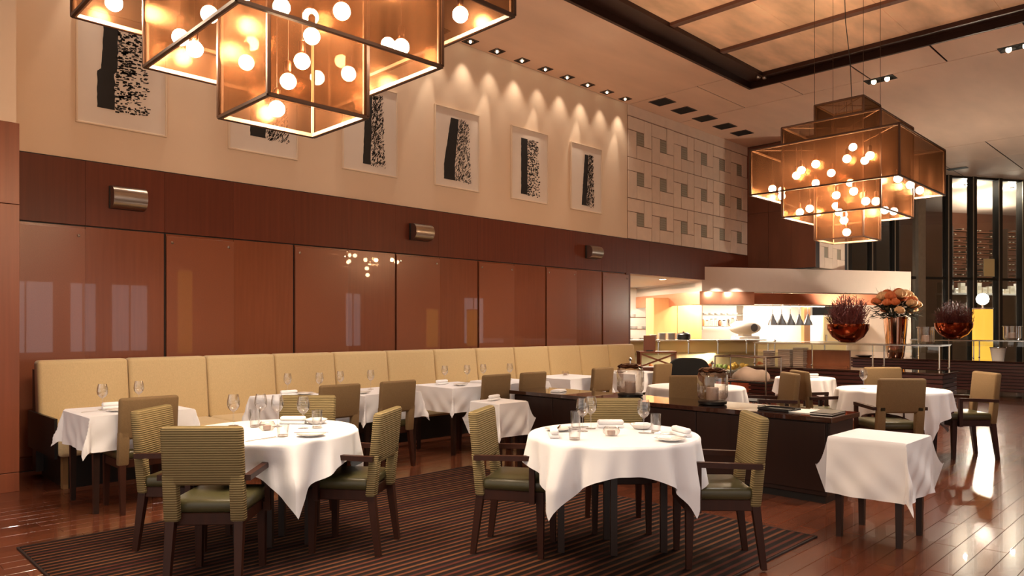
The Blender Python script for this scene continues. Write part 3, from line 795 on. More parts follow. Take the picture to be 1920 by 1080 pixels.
def sq_table(x, y, ax, ay, drop, where, seed, h=TH, flare=.10, stand=False):
    nm = 'service_stand' if stand else 'square_table'
    t = thing(nm, (x, y, 0), 0, ('dark wooden service stand under its white cloth, ' if stand else 'dark wooden square table under its white cloth, ')+where, 'stand' if stand else 'table')
    MB().box(-ax, ax, -ay, ay, h-.035, h-.001, bev=.004, seg=1).build('tabletop', 'table_wood', t)
    for sx in (-1, 1):
        for sy in (-1, 1):
            q = MB(); px, py = sx*(ax-.05), sy*(ay-.05)
            q.add([(px-.025, py-.025, h-.035), (px+.025, py-.025, h-.035), (px+.025, py+.025, h-.035), (px-.025, py+.025, h-.035), (px-.017, py-.017, 0), (px+.017, py-.017, 0), (px+.017, py+.017, 0), (px-.017, py+.017, 0)],
                  [(0, 1, 2, 3), (7, 6, 5, 4), (4, 5, 1, 0), (5, 6, 2, 1), (6, 7, 3, 2), (7, 4, 0, 3)]); q.build('leg', 'table_wood', t)
    q = MB()
    for s in (-1, 1): q.box(-ax+.05, ax-.05, s*(ay-.05)-.012, s*(ay-.05)+.012, h-.11, h-.036).box(s*(ax-.05)-.012, s*(ax-.05)+.012, -ay+.05, ay-.05, h-.11, h-.036)
    q.build('apron', 'table_wood', t)
    rect_cloth(ax, ay, drop, h+.003, seed, flare=flare, ears=((-1, 1), (1, -1)) if stand else ()).build('tablecloth', 'cloth', loc=(x, y, 0), label='white cloth over the '+('service stand, ' if stand else 'square table, ')+where, category='tablecloth')
bt = [(1.60, 2.36, 'nearest the wooden pier'), (3.16, 3.80, 'second along the banquette'), (3.99, 4.66, 'third along the banquette'), (5.10, 5.80, 'fourth along the banquette'), (5.99, 6.64, 'fifth along the banquette'), (7.05, 7.85, 'sixth along the banquette'), (8.45, 9.25, 'last along the banquette')]
for i, (a, c, w) in enumerate(bt):
    sq_table((a+c)/2, 6.36, (c-a)/2, .355, .27, w, 20+i, flare=.16)
sq_table(5.20, 1.71, .255, .235, .385, 'in front of the console at the right', 40, h=.67, flare=.10, stand=True)
sq_table(4.98, 5.16, .19, .20, .33, 'at the far end of the console', 41, h=.67, flare=.10, stand=True)

# ------------------------------------------------------------------ table settings
def make_wine():
    t = thing('wine_glass')
    MB().lathe([(.033, 0), (.033, .002), (.008, .005), (.0035, .012), (.0035, .085), (.010, .093)], 18).build('stem', 'glass', t)
    MB().lathe([(.006, .092), (.022, .102), (.036, .122), (.041, .145), (.038, .175), (.031, .205), (.0300, .205), (.037, .175), (.0395, .145), (.0345, .123), (.021, .1045), (.001, .097)], 20, cap0=False, cap1=False).build('bowl', 'glass', t)
    return t
def make_tumbler(h=.115, r=.034):
    t = thing('water_glass')
    MB().lathe([(r*.85, 0), (r, h), (r-.0015, h), (r*.85-.002, .012), (.001, .010)], 18, cap1=False).build('body', 'glass', t)
    MB().lathe([(r*.84, .0005), (r*.84, .010)], 18).build('base', 'smoke_glass', t)
    return t
def make_votive():
    t = thing('votive_candle')
    q = MB(); vs = []; fs = []; seg = 36; pr = [(.030, 0), (.046, .015), (.050, .03), (.040, .05), (.034, .055)]
    for r, z in pr:
        for k in range(seg):
            a = 2*PI*k/seg; rr = r*(1+(.05 if k % 2 else -.03)); vs.append((rr*math.cos(a), rr*math.sin(a), z))
    for i in range(len(pr)-1):
        for k in range(seg): k2 = (k+1) % seg; fs.append((i*seg+k, i*seg+k2, (i+1)*seg+k2, (i+1)*seg+k))
    q.add(vs, fs, True); q.build('ribbed_cup', 'smoke_glass', t)
    MB().lathe([(.024, .004), (.024, .030), (.004, .032)], 14).build('candle', 'candle', t)
    return t
def make_napkin():
    t = thing('folded_napkin')
    q = MB(); q.box(-.085, .085, -.03, .03, 0, .018, bev=.006, seg=2); q.build('lower_fold', 'napkin', t)
    q = MB(); q.box(-.085, .085, -.026, .022, .018, .05, bev=.014, seg=3); q.build('rolled_fold', 'napkin', t)
    return t
def make_plate(r=.085):
    t = thing('side_plate')
    MB().lathe([(r*.55, 0), (r*.62, .004), (r, .014), (r, .017), (r*.62, .008), (.001, .006)], 24, cap1=False).build('dish', 'china', t)
    q = MB()
    q.prism([(-.10, -.006), (-.02, -.009), (.0, -.004), (.10, -.004), (.10, .004), (-.0, .004), (-.10, .006)], 0, .002); q.v = [(x, z_, .019+y_) for x, y_, z_ in q.v]
    q.build('knife', 'cutlery', t, label='steel butter knife')
    return t
def make_bowl():
    t = thing('bread_bowl')
    MB().lathe([(.03, 0), (.05, .004), (.075, .030), (.072, .031), (.048, .008), (.001, .006)], 22, cap1=False).build('dish', 'china', t)
    MB().box(-.05, .05, -.02, .02, .012, .04, bev=.012, seg=2).build('bread_roll', 'napkin', t)
    return t
def make_knife(fork=False):
    q = MB()
    if fork:
        t = thing('dinner_fork'); q.prism([(-.10, -.004), (.04, -.003), (.055, -.010), (.10, -.010), (.10, .010), (.055, .010), (.04, .003), (-.10, .004)], 0, .002)
    else:
        t = thing('dinner_knife'); q.prism([(-.11, -.005), (.0, -.004), (.01, -.009), (.09, -.009), (.11, -.002), (.11, .003), (-.11, .005)], 0, .002)
    q.v = [(x, z_, y_+.001) for x, y_, z_ in q.v]; q.build('blade' if not fork else 'tines', 'cutlery', t)
    return t
PROTO = {'wine': (make_wine, 'wine glass'), 'tumbler': (make_tumbler, 'water glass'), 'short': (lambda: make_tumbler(.07, .037), 'water glass'), 'votive': (make_votive, 'candle holder'), 'napkin': (make_napkin, 'napkin'), 'plate': (make_plate, 'plate'), 'bowl': (make_bowl, 'bowl'), 'knife': (make_knife, 'knife'), 'fork': (lambda: make_knife(True), 'fork')}
FIRST = {}
def item(kind, x, y, label, rot=0., z=TH+.0065, group=None, carpet=False):
    if carpet: z += CZC
    mk, cat = PROTO[kind]
    if kind not in FIRST:
        o = FIRST[kind] = mk(); o.location = (x, y, z); o.rotation_euler = (0, 0, rot)
    else: o = again(FIRST[kind], (x, y, z), rot)
    tag(o, label, cat, group); return o
W4 = -PI/4
c = True
item('tumbler', 3.55, 2.98, 'tall water glass at the left of the middle round table', carpet=c)
item('wine', 3.51, 2.89, 'front wine glass at the left of the middle round table', carpet=c)
item('wine', 3.64, 2.93, 'rear wine glass at the left of the middle round table', carpet=c)
item('napkin', 3.78, 2.88, 'rolled white napkin at the back of the middle round table', W4, carpet=c)
item('votive', 3.50, 2.66, 'ribbed glass candle holder at the centre of the middle round table', carpet=c)
item('plate', 3.43, 3.02, 'side plate at the left rim of the middle round table', .6, carpet=c)
item('napkin', 3.23, 2.88, 'folded napkin lying at the left rim of the middle round table', AWAY, carpet=c)
item('short', 3.22, 2.71, 'short water glass at the front left of the middle round table', carpet=c)
item('wine', 3.72, 2.58, 'single wine glass at the right of the middle round table', carpet=c)
item('tumbler', 3.79, 2.54, 'tall water glass at the right of the middle round table', carpet=c)
item('bowl', 3.87, 2.70, 'bread bowl at the back right of the middle round table', W4, carpet=c)
item('plate', 3.58, 2.30, 'side plate at the right rim of the middle round table', W4+.2, carpet=c)
item('napkin', 3.80, 2.37, 'rolled napkin at the right rim of the middle round table', AWAY+.3, carpet=c)
item('fork', 3.62, 3.06, 'fork behind the left side plate on the middle round table', W4, carpet=c)
item('knife', 3.78, 2.46, 'knife beside the rolled napkin on the right of the middle round table', W4-.2, carpet=c)
item('wine', 2.09, 4.68, 'leftmost wine glass on the left round table', carpet=c)
item('wine', 2.23, 4.58, 'second wine glass from the left on the left round table', carpet=c)
item('tumbler', 2.16, 4.52, 'tall water glass at the left of the left round table', carpet=c)
item('wine', 2.27, 4.43, 'wine glass in front of the napkin on the left round table', carpet=c)
item('napkin', 2.42, 4.50, 'rolled white napkin at the back of the left round table', W4, carpet=c)
item('wine', 2.35, 4.24, 'rightmost wine glass on the left round table', carpet=c)
item('tumbler', 2.42, 4.19, 'tall water glass at the right of the left round table', carpet=c)
item('bowl', 2.53, 4.39, 'bread bowl at the back right of the left round table', W4+.3, carpet=c)
item('votive', 2.15, 4.33, 'ribbed glass candle holder at the centre of the left round table', carpet=c)
item('short', 2.09, 4.01, 'short water glass at the front of the left round table', carpet=c)
item('plate', 2.22, 3.91, 'side plate at the right front rim of the left round table', W4+.1, carpet=c)
item('knife', 1.95, 4.00, 'knife lying at the front of the left round table', .25, carpet=c)
item('wine', 1.80, 6.43, 'wine glass nearest the pier on the first banquette table')
item('wine', 2.12, 6.58, 'wine glass behind the chair back on the first banquette table')
item('napkin', 1.90, 6.50, 'folded napkin on the first banquette table', 0)
item('plate', 1.86, 6.24, 'side plate on the first banquette table', .2)
item('fork', 1.72, 6.35, 'fork on the first banquette table', .3)
item('wine', 3.50, 6.62, 'left wine glass on the second banquette table')
item('wine', 3.78, 6.50, 'right wine glass on the second banquette table')
item('napkin', 3.46, 6.52, 'folded napkin on the second banquette table', 0)
item('plate', 3.62, 6.50, 'side plate on the second banquette table', .1)
item('wine', 4.06, 6.57, 'left wine glass on the third banquette table')
item('wine', 4.40, 6.52, 'right wine glass on the third banquette table')
item('plate', 4.08, 6.20, 'side plate on the third banquette table', -.3)
item('wine', 5.50, 6.62, 'left wine glass on the fourth banquette table')
item('wine', 5.78, 6.54, 'right wine glass on the fourth banquette table')
item('napkin', 5.38, 6.53, 'folded napkin on the fourth banquette table', .1)
item('plate', 5.42, 6.24, 'side plate on the fourth banquette table', .2)
item('wine', 6.06, 6.56, 'left wine glass on the fifth banquette table')
item('wine', 6.42, 6.46, 'right wine glass on the fifth banquette table')
item('plate', 6.50, 6.20, 'side plate on the fifth banquette table', .4)
item('votive', 7.55, 6.52, 'small candle holder on the sixth banquette table')
item('plate', 8.55, 6.35, 'side plate on the last banquette table', .1)
item('napkin', 4.95, 5.20, 'folded napkin on the small stand at the far end of the console', .3, z=.682)
item('napkin', 9.38, 4.12, 'first folded napkin on the small table by the buffet', W4, z=TH+.0065)
item('napkin', 9.55, 3.98, 'second folded napkin on the small table by the buffet', W4, z=TH+.0065)
item('wine', 8.20, 2.86, 'wine glass on the right round table')

# ------------------------------------------------------------------ console and what stands on it
con = thing('console', (5.78, 2.26, 0), 0, 'long dark wooden console with glossy top in mid room', 'console')
CL, CD, CH = 3.54, .56, .69
MB().box(.03, CD-.03, .04, CL-.04, .06, CH-.04, bev=.003, seg=1).build('body', 'console_wood', con)
k = 0; y0 = .0
for i in range(6):
    a = .045+i*(CL-.09)/6; e = .045+(i+1)*(CL-.09)/6
    MB().box(.012, .03, a+.003, e-.003, .10, CH-.05, bev=.002, seg=1).build('front_panel', 'console_wood', con)
MB().box(.04, CD-.04, .02, .04, .10, CH-.05, bev=.002, seg=1).build('end_panel', 'console_wood', con)
MB().box(.04, CD-.04, CL-.04, CL-.02, .10, CH-.05, bev=.002, seg=1).build('end_panel', 'console_wood', con)
MB().box(-.015, CD+.015, -.015, CL+.015, CH-.04, CH, bev=.003, seg=1).build('top', 'console_top', con)
MB().box(.05, CD-.05, .06, CL-.06, 0, .06).build('plinth', 'black_satin', con)
def lantern(x, y, label, r=.14):
    t = thing('glass_lantern', (x, y, CH+.001), 0, label, 'lantern')
    MB().lathe([(.10, 0), (.125, .006), (.13, .03), (.105, .038)], 24).build('base', 'black_satin', t)
    MB().lathe([(.112, .040), (.134, .07), (.138, .12), (.138, .25), (.128, .285), (.105, .31), (.104, .306), (.125, .283), (.1355, .25), (.1355, .12), (.131, .072), (.11, .044)], 28, cap0=False, cap1=False).build('jar', 'smoke_glass', t)
    rope = MB(); n = 40
    for turn in range(3):
        pts = [((.108+.012*math.sin(turn*2.1)+.006*math.sin(9*a_))*math.cos(a_), (.108+.012*math.sin(turn*2.1)+.006*math.sin(9*a_))*math.sin(a_), .300+.011*turn+.006*math.sin(7*a_+turn)) for a_ in [2*PI*i/n for i in range(n+1)]]
        rope.tube(pts, .008, 6)
    rope.build('rope_collar', 'socket', t)
    MB().lathe([(.10, .318), (.105, .328), (.06, .337), (.012, .342)], 24).build('lid', 'smoke_glass', t)
    MB().lathe([(.008, .34), (.007, .365), (.016, .372), (.018, .385), (.004, .40)], 12).build('lid_knob', 'chrome', t)
    MB().lathe([(.055, .04), (.056, .15), (.05, .155), (.004, .15)], 20).build('candle', 'candle', t)
lantern(6.02, 3.42, 'glass jar lantern with candle at the right half of the console')
lantern(6.08, 4.38, 'glass jar lantern with candle at the left half of the console')
t = thing('serving_tray', (6.00, 2.78, CH+.001), PI/2-.1, 'shallow dark tray with two handles on the console', 'tray')
MB().box(-.14, .14, -.10, .10, 0, .008, bev=.002, seg=1).build('tray_base', 'black_satin', t)
q = MB()
for s in (-1, 1): q.box(-.14, .14, s*.10-.004, s*.10+.004, .006, .022).box(s*.14-.004, s*.14+.004, -.10, .10, .006, .022)
q.build('rim', 'black_satin', t)
for s in (-1, 1): MB().tube([(s*.14, -.05, .012), (s*.17, -.05, .026), (s*.17, .05, .026), (s*.14, .05, .012)], .004, 6).build('handle', 'black_satin', t)
t = thing('menu_sheet', (6.06, 2.58, CH+.001), .1, 'stack of white paper menus on the console', 'menu')
for k in range(3):
    q = MB(); q.T = Matrix.Rotation(.05*k, 4, 'Z'); q.box(-.15, .15, -.105, .105, .002*k, .002*k+.0015); q.build('sheet', 'paper', t)
t = thing('menu_folder', (6.03, 2.38, CH+.001), .05, 'black leather menu folder at the near end of the console', 'folder')
MB().box(-.16, .16, -.09, .09, 0, .006, bev=.002, seg=1).build('back_cover', 'black_satin', t)
MB().box(-.155, .15, -.085, .085, .006, .014).build('pages', 'paper', t)
MB().box(-.16, .16, -.09, .09, .014, .02, bev=.002, seg=1).build('front_cover', 'black_satin', t)
t = thing('linen_fold', (6.0, 5.28, CH+.001), .3, 'folded white linen at the far end of the console', 'linen')
MB().box(-.09, .09, -.06, .06, 0, .012, bev=.004).build('lower_layer', 'napkin', t); MB().box(-.085, .085, -.055, .05, .012, .024, bev=.005).build('upper_layer', 'napkin', t)

# ------------------------------------------------------------------ buffets
def buffet(x0, x1, y0, y1, h, label, feet=True, zb=.08):
    t = thing('buffet_counter', (x0, y0, 0), 0, label, 'buffet')
    D, W = x1-x0, y1-y0
    MB().box(.03, D-.03, .03, W-.03, zb, h-.03).build('carcass', 'black_satin', t)
    n = 9; sh = (h-.03-zb)/n
    for i in range(n):
        z = zb+i*sh
        MB().box(0, .03, 0, W, z+.006, z+sh-.008, bev=.002, seg=1).build('slat', 'slat_wood', t)
        MB().box(.03, D, 0, .03, z+.006, z+sh-.008, bev=.002, seg=1).build('slat', 'slat_wood', t)
    MB().box(-.02, D+.02, -.02, W+.02, h-.03, h, bev=.003, seg=1).build('worktop', 'console_top', t)
    for yy in (.06, W/2, W-.06):
        for xx in (.06, D-.06): MB().cyl(xx, yy, 0, zb, .025, 10).build('foot', 'chrome', t)
    return t
bf1 = buffet(12.32, 13.08, 3.16, 6.28, .70, 'nearer slatted buffet counter with glass shelf and folded linens')
bf2 = buffet(17.0, 17.75, -.6, 6.2, .72, 'further long slatted buffet counter carrying the tall vase', zb=.12)
def gantry(x0, x1, ys, z0, z1, label):
    t = thing('glass_gantry', (x0, ys[0], z0), 0, label, 'shelf')
    D = x1-x0; W = ys[-1]-ys[0]; h = z1-z0
    for y in ys:
        for x in (0, D):
            MB().cyl(x, y-ys[0], 0, h, .013, 8).build('post', 'chrome', t)
            MB().sphere((x-.02, y-ys[0], .05), .02, 8, 6).build('knuckle', 'chrome', t)
    for x in (0, D): MB().box(x-.012, x+.012, -.02, W+.02, h, h+.018).build('rail', 'chrome', t)
    for y in (-.01, W+.01): MB().box(0, D, y-.01, y+.01, h+.001, h+.017).build('cross_rail', 'chrome', t)
    MB().box(-.02, D+.02, -.03, W+.03, h+.020, h+.030).build('glass_shelf', 'pane_glass', t)
    MB().box(-.02, -.012, 0, W, h-.10, h-.002).build('sneeze_guard', 'pane_glass', t)
    return t
gantry(12.45, 12.98, [3.24, 4.20, 5.18, 6.22], .70, 1.10, 'chrome and glass shelf standing on the nearer buffet')
gantry(17.15, 17.62, [.2, 1.4, 2.6, 3.84, 5.0], .72, 1.11, 'chrome and glass shelf standing on the further buffet')
# linen stacks and board on the near buffet
for i, (y, z1, w, lab) in enumerate(((6.08, .97, .13, 'leftmost'), (5.76, 1.0, .22, 'middle'), (5.50, 1.035, .19, 'rightmost'))):
    t = thing('linen_stack', (12.72, y, .701), 0, lab+' stack of folded grey linen on the nearer buffet', 'linen')
    n = 9; hh = (z1-.70)/n
    for k in range(n):
        o = random.uniform(-.006, .006); MB().box(-.11+o, .11+o, -w/2+o, w/2+o, k*hh, (k+1)*hh-.002, bev=.006, seg=1).build('napkin', 'grey_linen', t)
t = thing('walnut_board', (12.80, 5.05, .701), 0, 'upright walnut board on the nearer buffet', 'board')
MB().box(-.03, .03, -.37, .37, 0, .30, bev=.004, seg=1).build('panel', 'walnut', t); MB().box(-.07, .07, -.35, .35, 0, .03).build('foot', 'walnut', t)
t = thing('oval_platter', (17.2, 5.98, .721), 0, 'dark oval platter at the left end of the further buffet', 'platter')
q = MB(); q.T = Matrix.Diagonal((.55, .75, 1, 1)); q.lathe([(.15, 0), (.27, .035), (.27, .042), (.14, .012), (.001, .01)], 28, cap1=False); q.build('dish', 'black_satin', t)
q = MB(); q.T = Matrix.Diagonal((.55, .75, 1, 1)); q.lathe([(.27, .036), (.275, .04), (.27, .045)], 28, cap0=False, cap1=False); q.build('rim', 'chrome', t)
# twig bowls, vase, glasses on the shelves
def twig_bowl(x, y, z, r, hgt, label, seed, m):
    t = thing('twig_bowl', (x, y, z), 0, label, 'bowl arrangement')
    h = r*.95
    MB().lathe([(.0, 0), (r*.35, .004), (r*.75, h*.32), (r*.97, h*.72), (r, h), (r*.985, h), (r*.95, h*.72), (r*.7, h*.36), (r*.3, .02), (0.001, .016)], 32, cap0=False, cap1=False).build('bowl', m, t)
    rnd = random.Random(seed); q = MB()
    for i in range(300):
        a = rnd.uniform(0, 2*PI); b0 = rnd.uniform(0, r*.75); ex = rnd.uniform(.15, 1.05)*r; zz = hgt*rnd.uniform(.55, 1.0)*(1-.25*(ex/r)**2)
        p0 = Vector((b0*math.cos(a), b0*math.sin(a), h*.5)); p2 = Vector((ex*math.cos(a+.2), ex*math.sin(a+.2), zz))
        p1 = (p0+p2)/2+Vector((rnd.uniform(-.03, .03), rnd.uniform(-.03, .03), .03))
        q.tube([p0, p1, p2], .006, 3, .003)
        for k in range(5):
            tt = rnd.uniform(.35, .95); s = p0.lerp(p2, tt); e = s+Vector((rnd.uniform(-.07, .07), rnd.uniform(-.07, .07), rnd.uniform(.02, .09)))
            q.tube([s, e], .005, 3, .002)
    q.build('branches', 'twig', t, kind='stuff')
twig_bowl(12.75, 4.70, 1.131, .335, .86, 'glossy copper bowl of dark red twigs on the nearer buffet shelf', 3, 'copper_bowl')
twig_bowl(17.35, 4.25, 1.141, .36, .86, 'copper glass bowl of dark red twigs on the further buffet shelf', 4, 'copper_bowl')
t = thing('flower_vase', (17.40, 5.39, .721), 0, 'tall rose mirrored vase with orange and peach flowers on the further buffet', 'vase')
MB().lathe([(.15, 0), (.17, .02), (.205, .35), (.245, .86), (.25, .90), (.235, .90), (.195, .35), (.15, .05), (.001, .04)], 32, cap1=False).build('vase', 'rose_mirror', t)
rnd = random.Random(5)
for i in range(36):
    a = rnd.uniform(0, 2*PI); el = rnd.uniform(.05, 1.0)
    rr = .42*math.cos(el*PI/2*.95)+.03; z = 1.02+.40*math.sin(el*PI/2)+rnd.uniform(-.03, .03)
    fl = put('blossom', None, t, (rr*math.cos(a), rr*math.sin(a), z))
    R_ = rnd.uniform(.085, .125); mt = 'petal_orange' if rnd.random() < .6 else 'petal_peach'
    for ring, (rad, zz, npet) in enumerate(((1., 0, 9), (.8, .03, 7), (.55, .05, 5))):
        q = MB(); vs = []; fs = []; sg, rg = 27, 7
        for i2 in range(rg+1):
            for k2 in range(sg):
                aa = 2*PI*k2/sg; pp = PI*i2/rg; ru = 1+.13*math.sin(npet*aa+ring)*math.sin(pp)
                vs.append((R_*rad*ru*math.sin(pp)*math.cos(aa), R_*rad*ru*math.sin(pp)*math.sin(aa), zz-R_*rad*.75*math.cos(pp)))
        for i2 in range(rg):
            for k2 in range(sg): k3 = (k2+1) % sg; fs.append((i2*sg+k2, i2*sg+k3, (i2+1)*sg+k3, (i2+1)*sg+k2))
        q.add(vs, fs, True); q.build('petal_ring', mt, fl)
q = MB()
for i in range(320):
    a = rnd.uniform(0, 2*PI); rr = rnd.uniform(.1, .46); z = .88+rnd.uniform(0, .42)*(1-.4*rr/.46)
    c_ = Vector((rr*math.cos(a), rr*math.sin(a), z)); d_ = Vector((math.cos(a), math.sin(a), rnd.uniform(-.6, .8)))*.14; s_ = Vector((-math.sin(a), math.cos(a), 0))*.04
    q.add([c_, c_+d_*.5+s_, c_+d_, c_+d_*.5-s_, c_+d_*.5+Vector((0, 0, .012))], [(0, 1, 4), (1, 2, 4), (2, 3, 4), (3, 0, 4), (3, 2, 1, 0)])
for i in range(16):
    a = rnd.uniform(0, 2*PI); rr = rnd.uniform(.2, .45); q.tube([(.05*math.cos(a), .05*math.sin(a), .8), (rr*.6*math.cos(a), rr*.6*math.sin(a), 1.2), (rr*math.cos(a), rr*math.sin(a), 1.45+rnd.uniform(0, .15))], .006, 4, .002)
q.build('foliage', 'leaf', t, kind='stuff')
def hurricane(x, y, z, r, h, lab):
    t = thing('hurricane_glass', (x, y, z), 0, lab, 'candle holder')
    MB().lathe([(r*.8, 0), (r, .03), (r, h), (r*1.12, h+.008), (r*1.12, h+.02), (r*.97, h+.018), (r*.96, .035), (.001, .03)], 24, cap1=False).build('glass', 'smoke_glass', t)
    MB().lathe([(r*.5, .036), (r*.5, h*.55), (.003, h*.56)], 18).build('candle', 'candle', t)
hurricane(12.72, 3.50, 1.131, .115, .25, 'cylindrical glass candle holder on the nearer buffet shelf')
hurricane(17.35, 3.22, 1.141, .15, .26, 'glass candle holder at the right of the further buffet shelf')
t = thing('ice_bucket', (17.3, 3.45, .721), 0, 'white bucket under the further buffet shelf', 'bucket')
MB().lathe([(.10, 0), (.14, .26), (.145, .265), (.13, .262), (.095, .01), (.001, .01)], 22, cap1=False).build('pail', 'china', t); MB().lathe([(.146, .255), (.15, .262), (.146, .27)], 22, cap0=False, cap1=False).build('rim', 'chrome', t)
# amber column lamps
def amber_lamp(x, y, z0, z1, r, label, top=True):
    t = thing('amber_column_lamp', (x, y, 0), 0, label, 'lamp')
    MB().lathe([(r*.9, 0), (r*.9, .03), (.03, .05), (.03, z0)], 18).build('stand', 'steel', t)
    MB().lathe([(r*.92, z0), (r, z0+.03), (r, z1-.03), (r*.92, z1)], 24).build('amber_tube', 'amber', t)
    q = MB()
    for z in (z0-.01, z1-.02): q.lathe([(r+.006, 0), (r+.006, .03)], 24, (0, 0, z), cap0=False, cap1=False)
    q.build('end_rings', 'steel', t)
    if top:
        MB().sphere((0, 0, z1+.20), .12, 16, 10).build('globe', 'lamp_white', t)
        MB().cyl(0, 0, z1, z1+.09, .025, 10).build('neck', 'chrome', t)
amber_lamp(18.3, 3.93, .55, 1.80, .19, 'amber column lamp with dazzling white globe behind the further buffet')
amber_lamp(6.75, -1.05, .7, 2.75, .16, 'amber column lamp mirrored in the second glazed wall panel', False)
amber_lamp(12.6, 1.0, .75, 1.9, .16, 'left of two amber column lamps mirrored beside the middle wall light', False)
amber_lamp(14.1, 1.0, .75, 1.9, .16, 'right of two amber column lamps mirrored beside the middle wall light', False)

# service trolley in front of the buffet
t = thing('service_trolley', (10.15, 4.90, 0), -.05, 'chrome service trolley with grey linen in front of the nearer buffet', 'trolley')
for sx in (0, .45):
    for sy in (0, .85):
        MB().cyl(sx, sy, .06, .95, .012, 8).build('post', 'chrome', t); MB().lathe([(.03, 0), (.035, .03), (.03, .06)], 10, (sx, sy, 0)).build('caster', 'black_satin', t)
for z in (.95, .60):
    q = MB()
    for s in (0, .45): q.tube([(s, 0, z), (s, .85, z)], .011, 8)
    for s in (0, .85): q.tube([(0, s, z), (.45, s, z)], .011, 8)
    q.build('rail', 'chrome', t)
for z in (.28, .56): MB().box(.0, .45, 0, .85, z, z+.02).build('shelf', 'black_satin', t)
t = thing('linen_heap', (10.36, 5.25, .582), 0, 'rumpled grey linen heap on the chrome trolley', 'linen')
q = MB(); q.T = Matrix.Diagonal((.16, .30, .15, 1)); q.sphere((0, 0, .0), 1., 18, 10)
q.v = [(x*(1+.15*math.sin(9*y_)), y_*(1+.08*math.sin(13*x+5*z_)), max(.001, z_+.05+.02*math.sin(20*y_))) for x, y_, z_ in q.v]
q.build('cloth_folds', 'grey_linen', t); MB().box(-.18, .18, -.33, .33, 0, .012).build('tray', 'chrome', t)

# wood sideboard with menu board, black draped armchair by the wall opening
t = thing('wine_sideboard', (11.45, 7.66, 0), -PI/4, 'low brown sideboard with crossed wine racks by the kitchen opening', 'sideboard')
MB().box(-.30, .30, -.16, .16, 0, .66).build('cabinet', 'cellar_wood', t)
MB().box(-.34, .34, -.2, .2, .92, .95).build('top', 'walnut', t)
for s in (-1, 1):
    MB().box(s*.32-.012, s*.32+.012, -.19, .19, .66, .92).build('side', 'walnut', t)
    MB().bar((-.3, -.15, .68 if s > 0 else .90), (.3, -.15, .90 if s > 0 else .68), .02, .03).build('cross_bar', 'walnut', t)
t = thing('menu_board', (11.36, 7.75, .951), -PI/4, 'upright brown menu board on the sideboard', 'menu board')
MB().box(-.11, .11, -.012, .012, 0, .29, bev=.004, seg=1).build('board', 'walnut', t); MB().box(-.06, .06, -.05, .05, 0, .02).build('foot', 'black_satin', t)
t = thing('draped_armchair', (10.52, 6.48, 0), -PI/4, 'round backed armchair draped in black cloth before the kitchen', 'chair')
q = MB(); q.box(-.32, .32, -.28, .28, .0, .46, bev=.06, seg=3); q.build('seat', 'black_cloth', t)
poly = round_poly([(-.33, .05), (.33, .05), (.33, .90), (-.33, .90)], [.01, .01, .22, .22], 6)
MB().prism(poly, -.32, -.18, bev=.03).build('backrest', 'black_cloth', t)

# ------------------------------------------------------------------ open kitchen, turned against the room
KO = Vector((14.33, 8.4, 0)); KU = Vector((.8660, -.5, 0)); KV = Vector((.5, .8660, 0)); KR = -PI/6
KM = Matrix.Translation(KO) @ Matrix.Rotation(KR, 4, 'Z')
def K(u, v, z=0): return tuple(KO+KU*u+KV*v+Vector((0, 0, z)))
def kthing(name, u, v, z, label, cat, group=None): return thing(name, K(u, v, z), KR, label, cat, group)
kb = MB(); kb.T = KM
kb.box(0, 5.44, 0, .30, 2.19, 2.73)
kb = kb.build('wall_kitchen_bulkhead', 'bulkhead', kind='structure', label='beige bulkhead over the open kitchen')
q = MB(); q.T = KM; q.box(0, .25, .30, 5.0, 2.19, 2.46); q.build('side_return', 'bulkhead', kb)
q = MB(); q.T = KM; q.box(-.0, 5.44, .30, 5.2, 2.30, 2.40); q.build('kitchen_soffit', 'kitchen_ceiling', kb)
q = MB(); q.box(11.55, 22, WY+.26, 15.5, 2.44, 2.52); q.build('ceiling_kitchen', 'kitchen_ceiling', kind='structure', label='white ceiling of the kitchen passage')
q = MB(); q.T = KM; q.box(.05, 1.36, .06, .20, 1.90, 2.19, bev=.006, seg=1); q.build('hood_front', 'hood_copper', kb)
q = MB(); q.T = KM; q.box(-.02, .06, .06, 4.6, 1.90, 2.19); q.build('hood_side', 'hood_copper', kb)
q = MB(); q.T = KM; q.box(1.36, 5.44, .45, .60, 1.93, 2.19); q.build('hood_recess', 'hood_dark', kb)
q = MB(); q.T = KM; q.box(.05, 5.44, .06, .60, 1.895, 1.90); q.build('hood_underside', 'steel', kb)
q = MB(); q.T = KM; q.box(-5.0, 5.44, 3.4, 3.55, 0, 2.43); q.build('wall_kitchen_back', 'kitchen_white', kind='structure', label='bright white back wall of the kitchen')
q = MB(); q.T = KM; q.box(5.44, 5.6, .0, 2.1, 0, 2.73); q.build('wall_kitchen_side', 'bulkhead', kind='structure', label='beige side wall of the kitchen')
t = kthing('strip_lamp', 3.72, 1.5, 1.93, 'long glowing strip lamp under the kitchen hood', 'lamp')
MB().box(-.62, .62, -.05, .05, 0, .03).build('housing', 'kitchen_white', t); MB().box(-.60, .60, -.04, .04, -.02, 0).build('tube', 'strip_light', t)
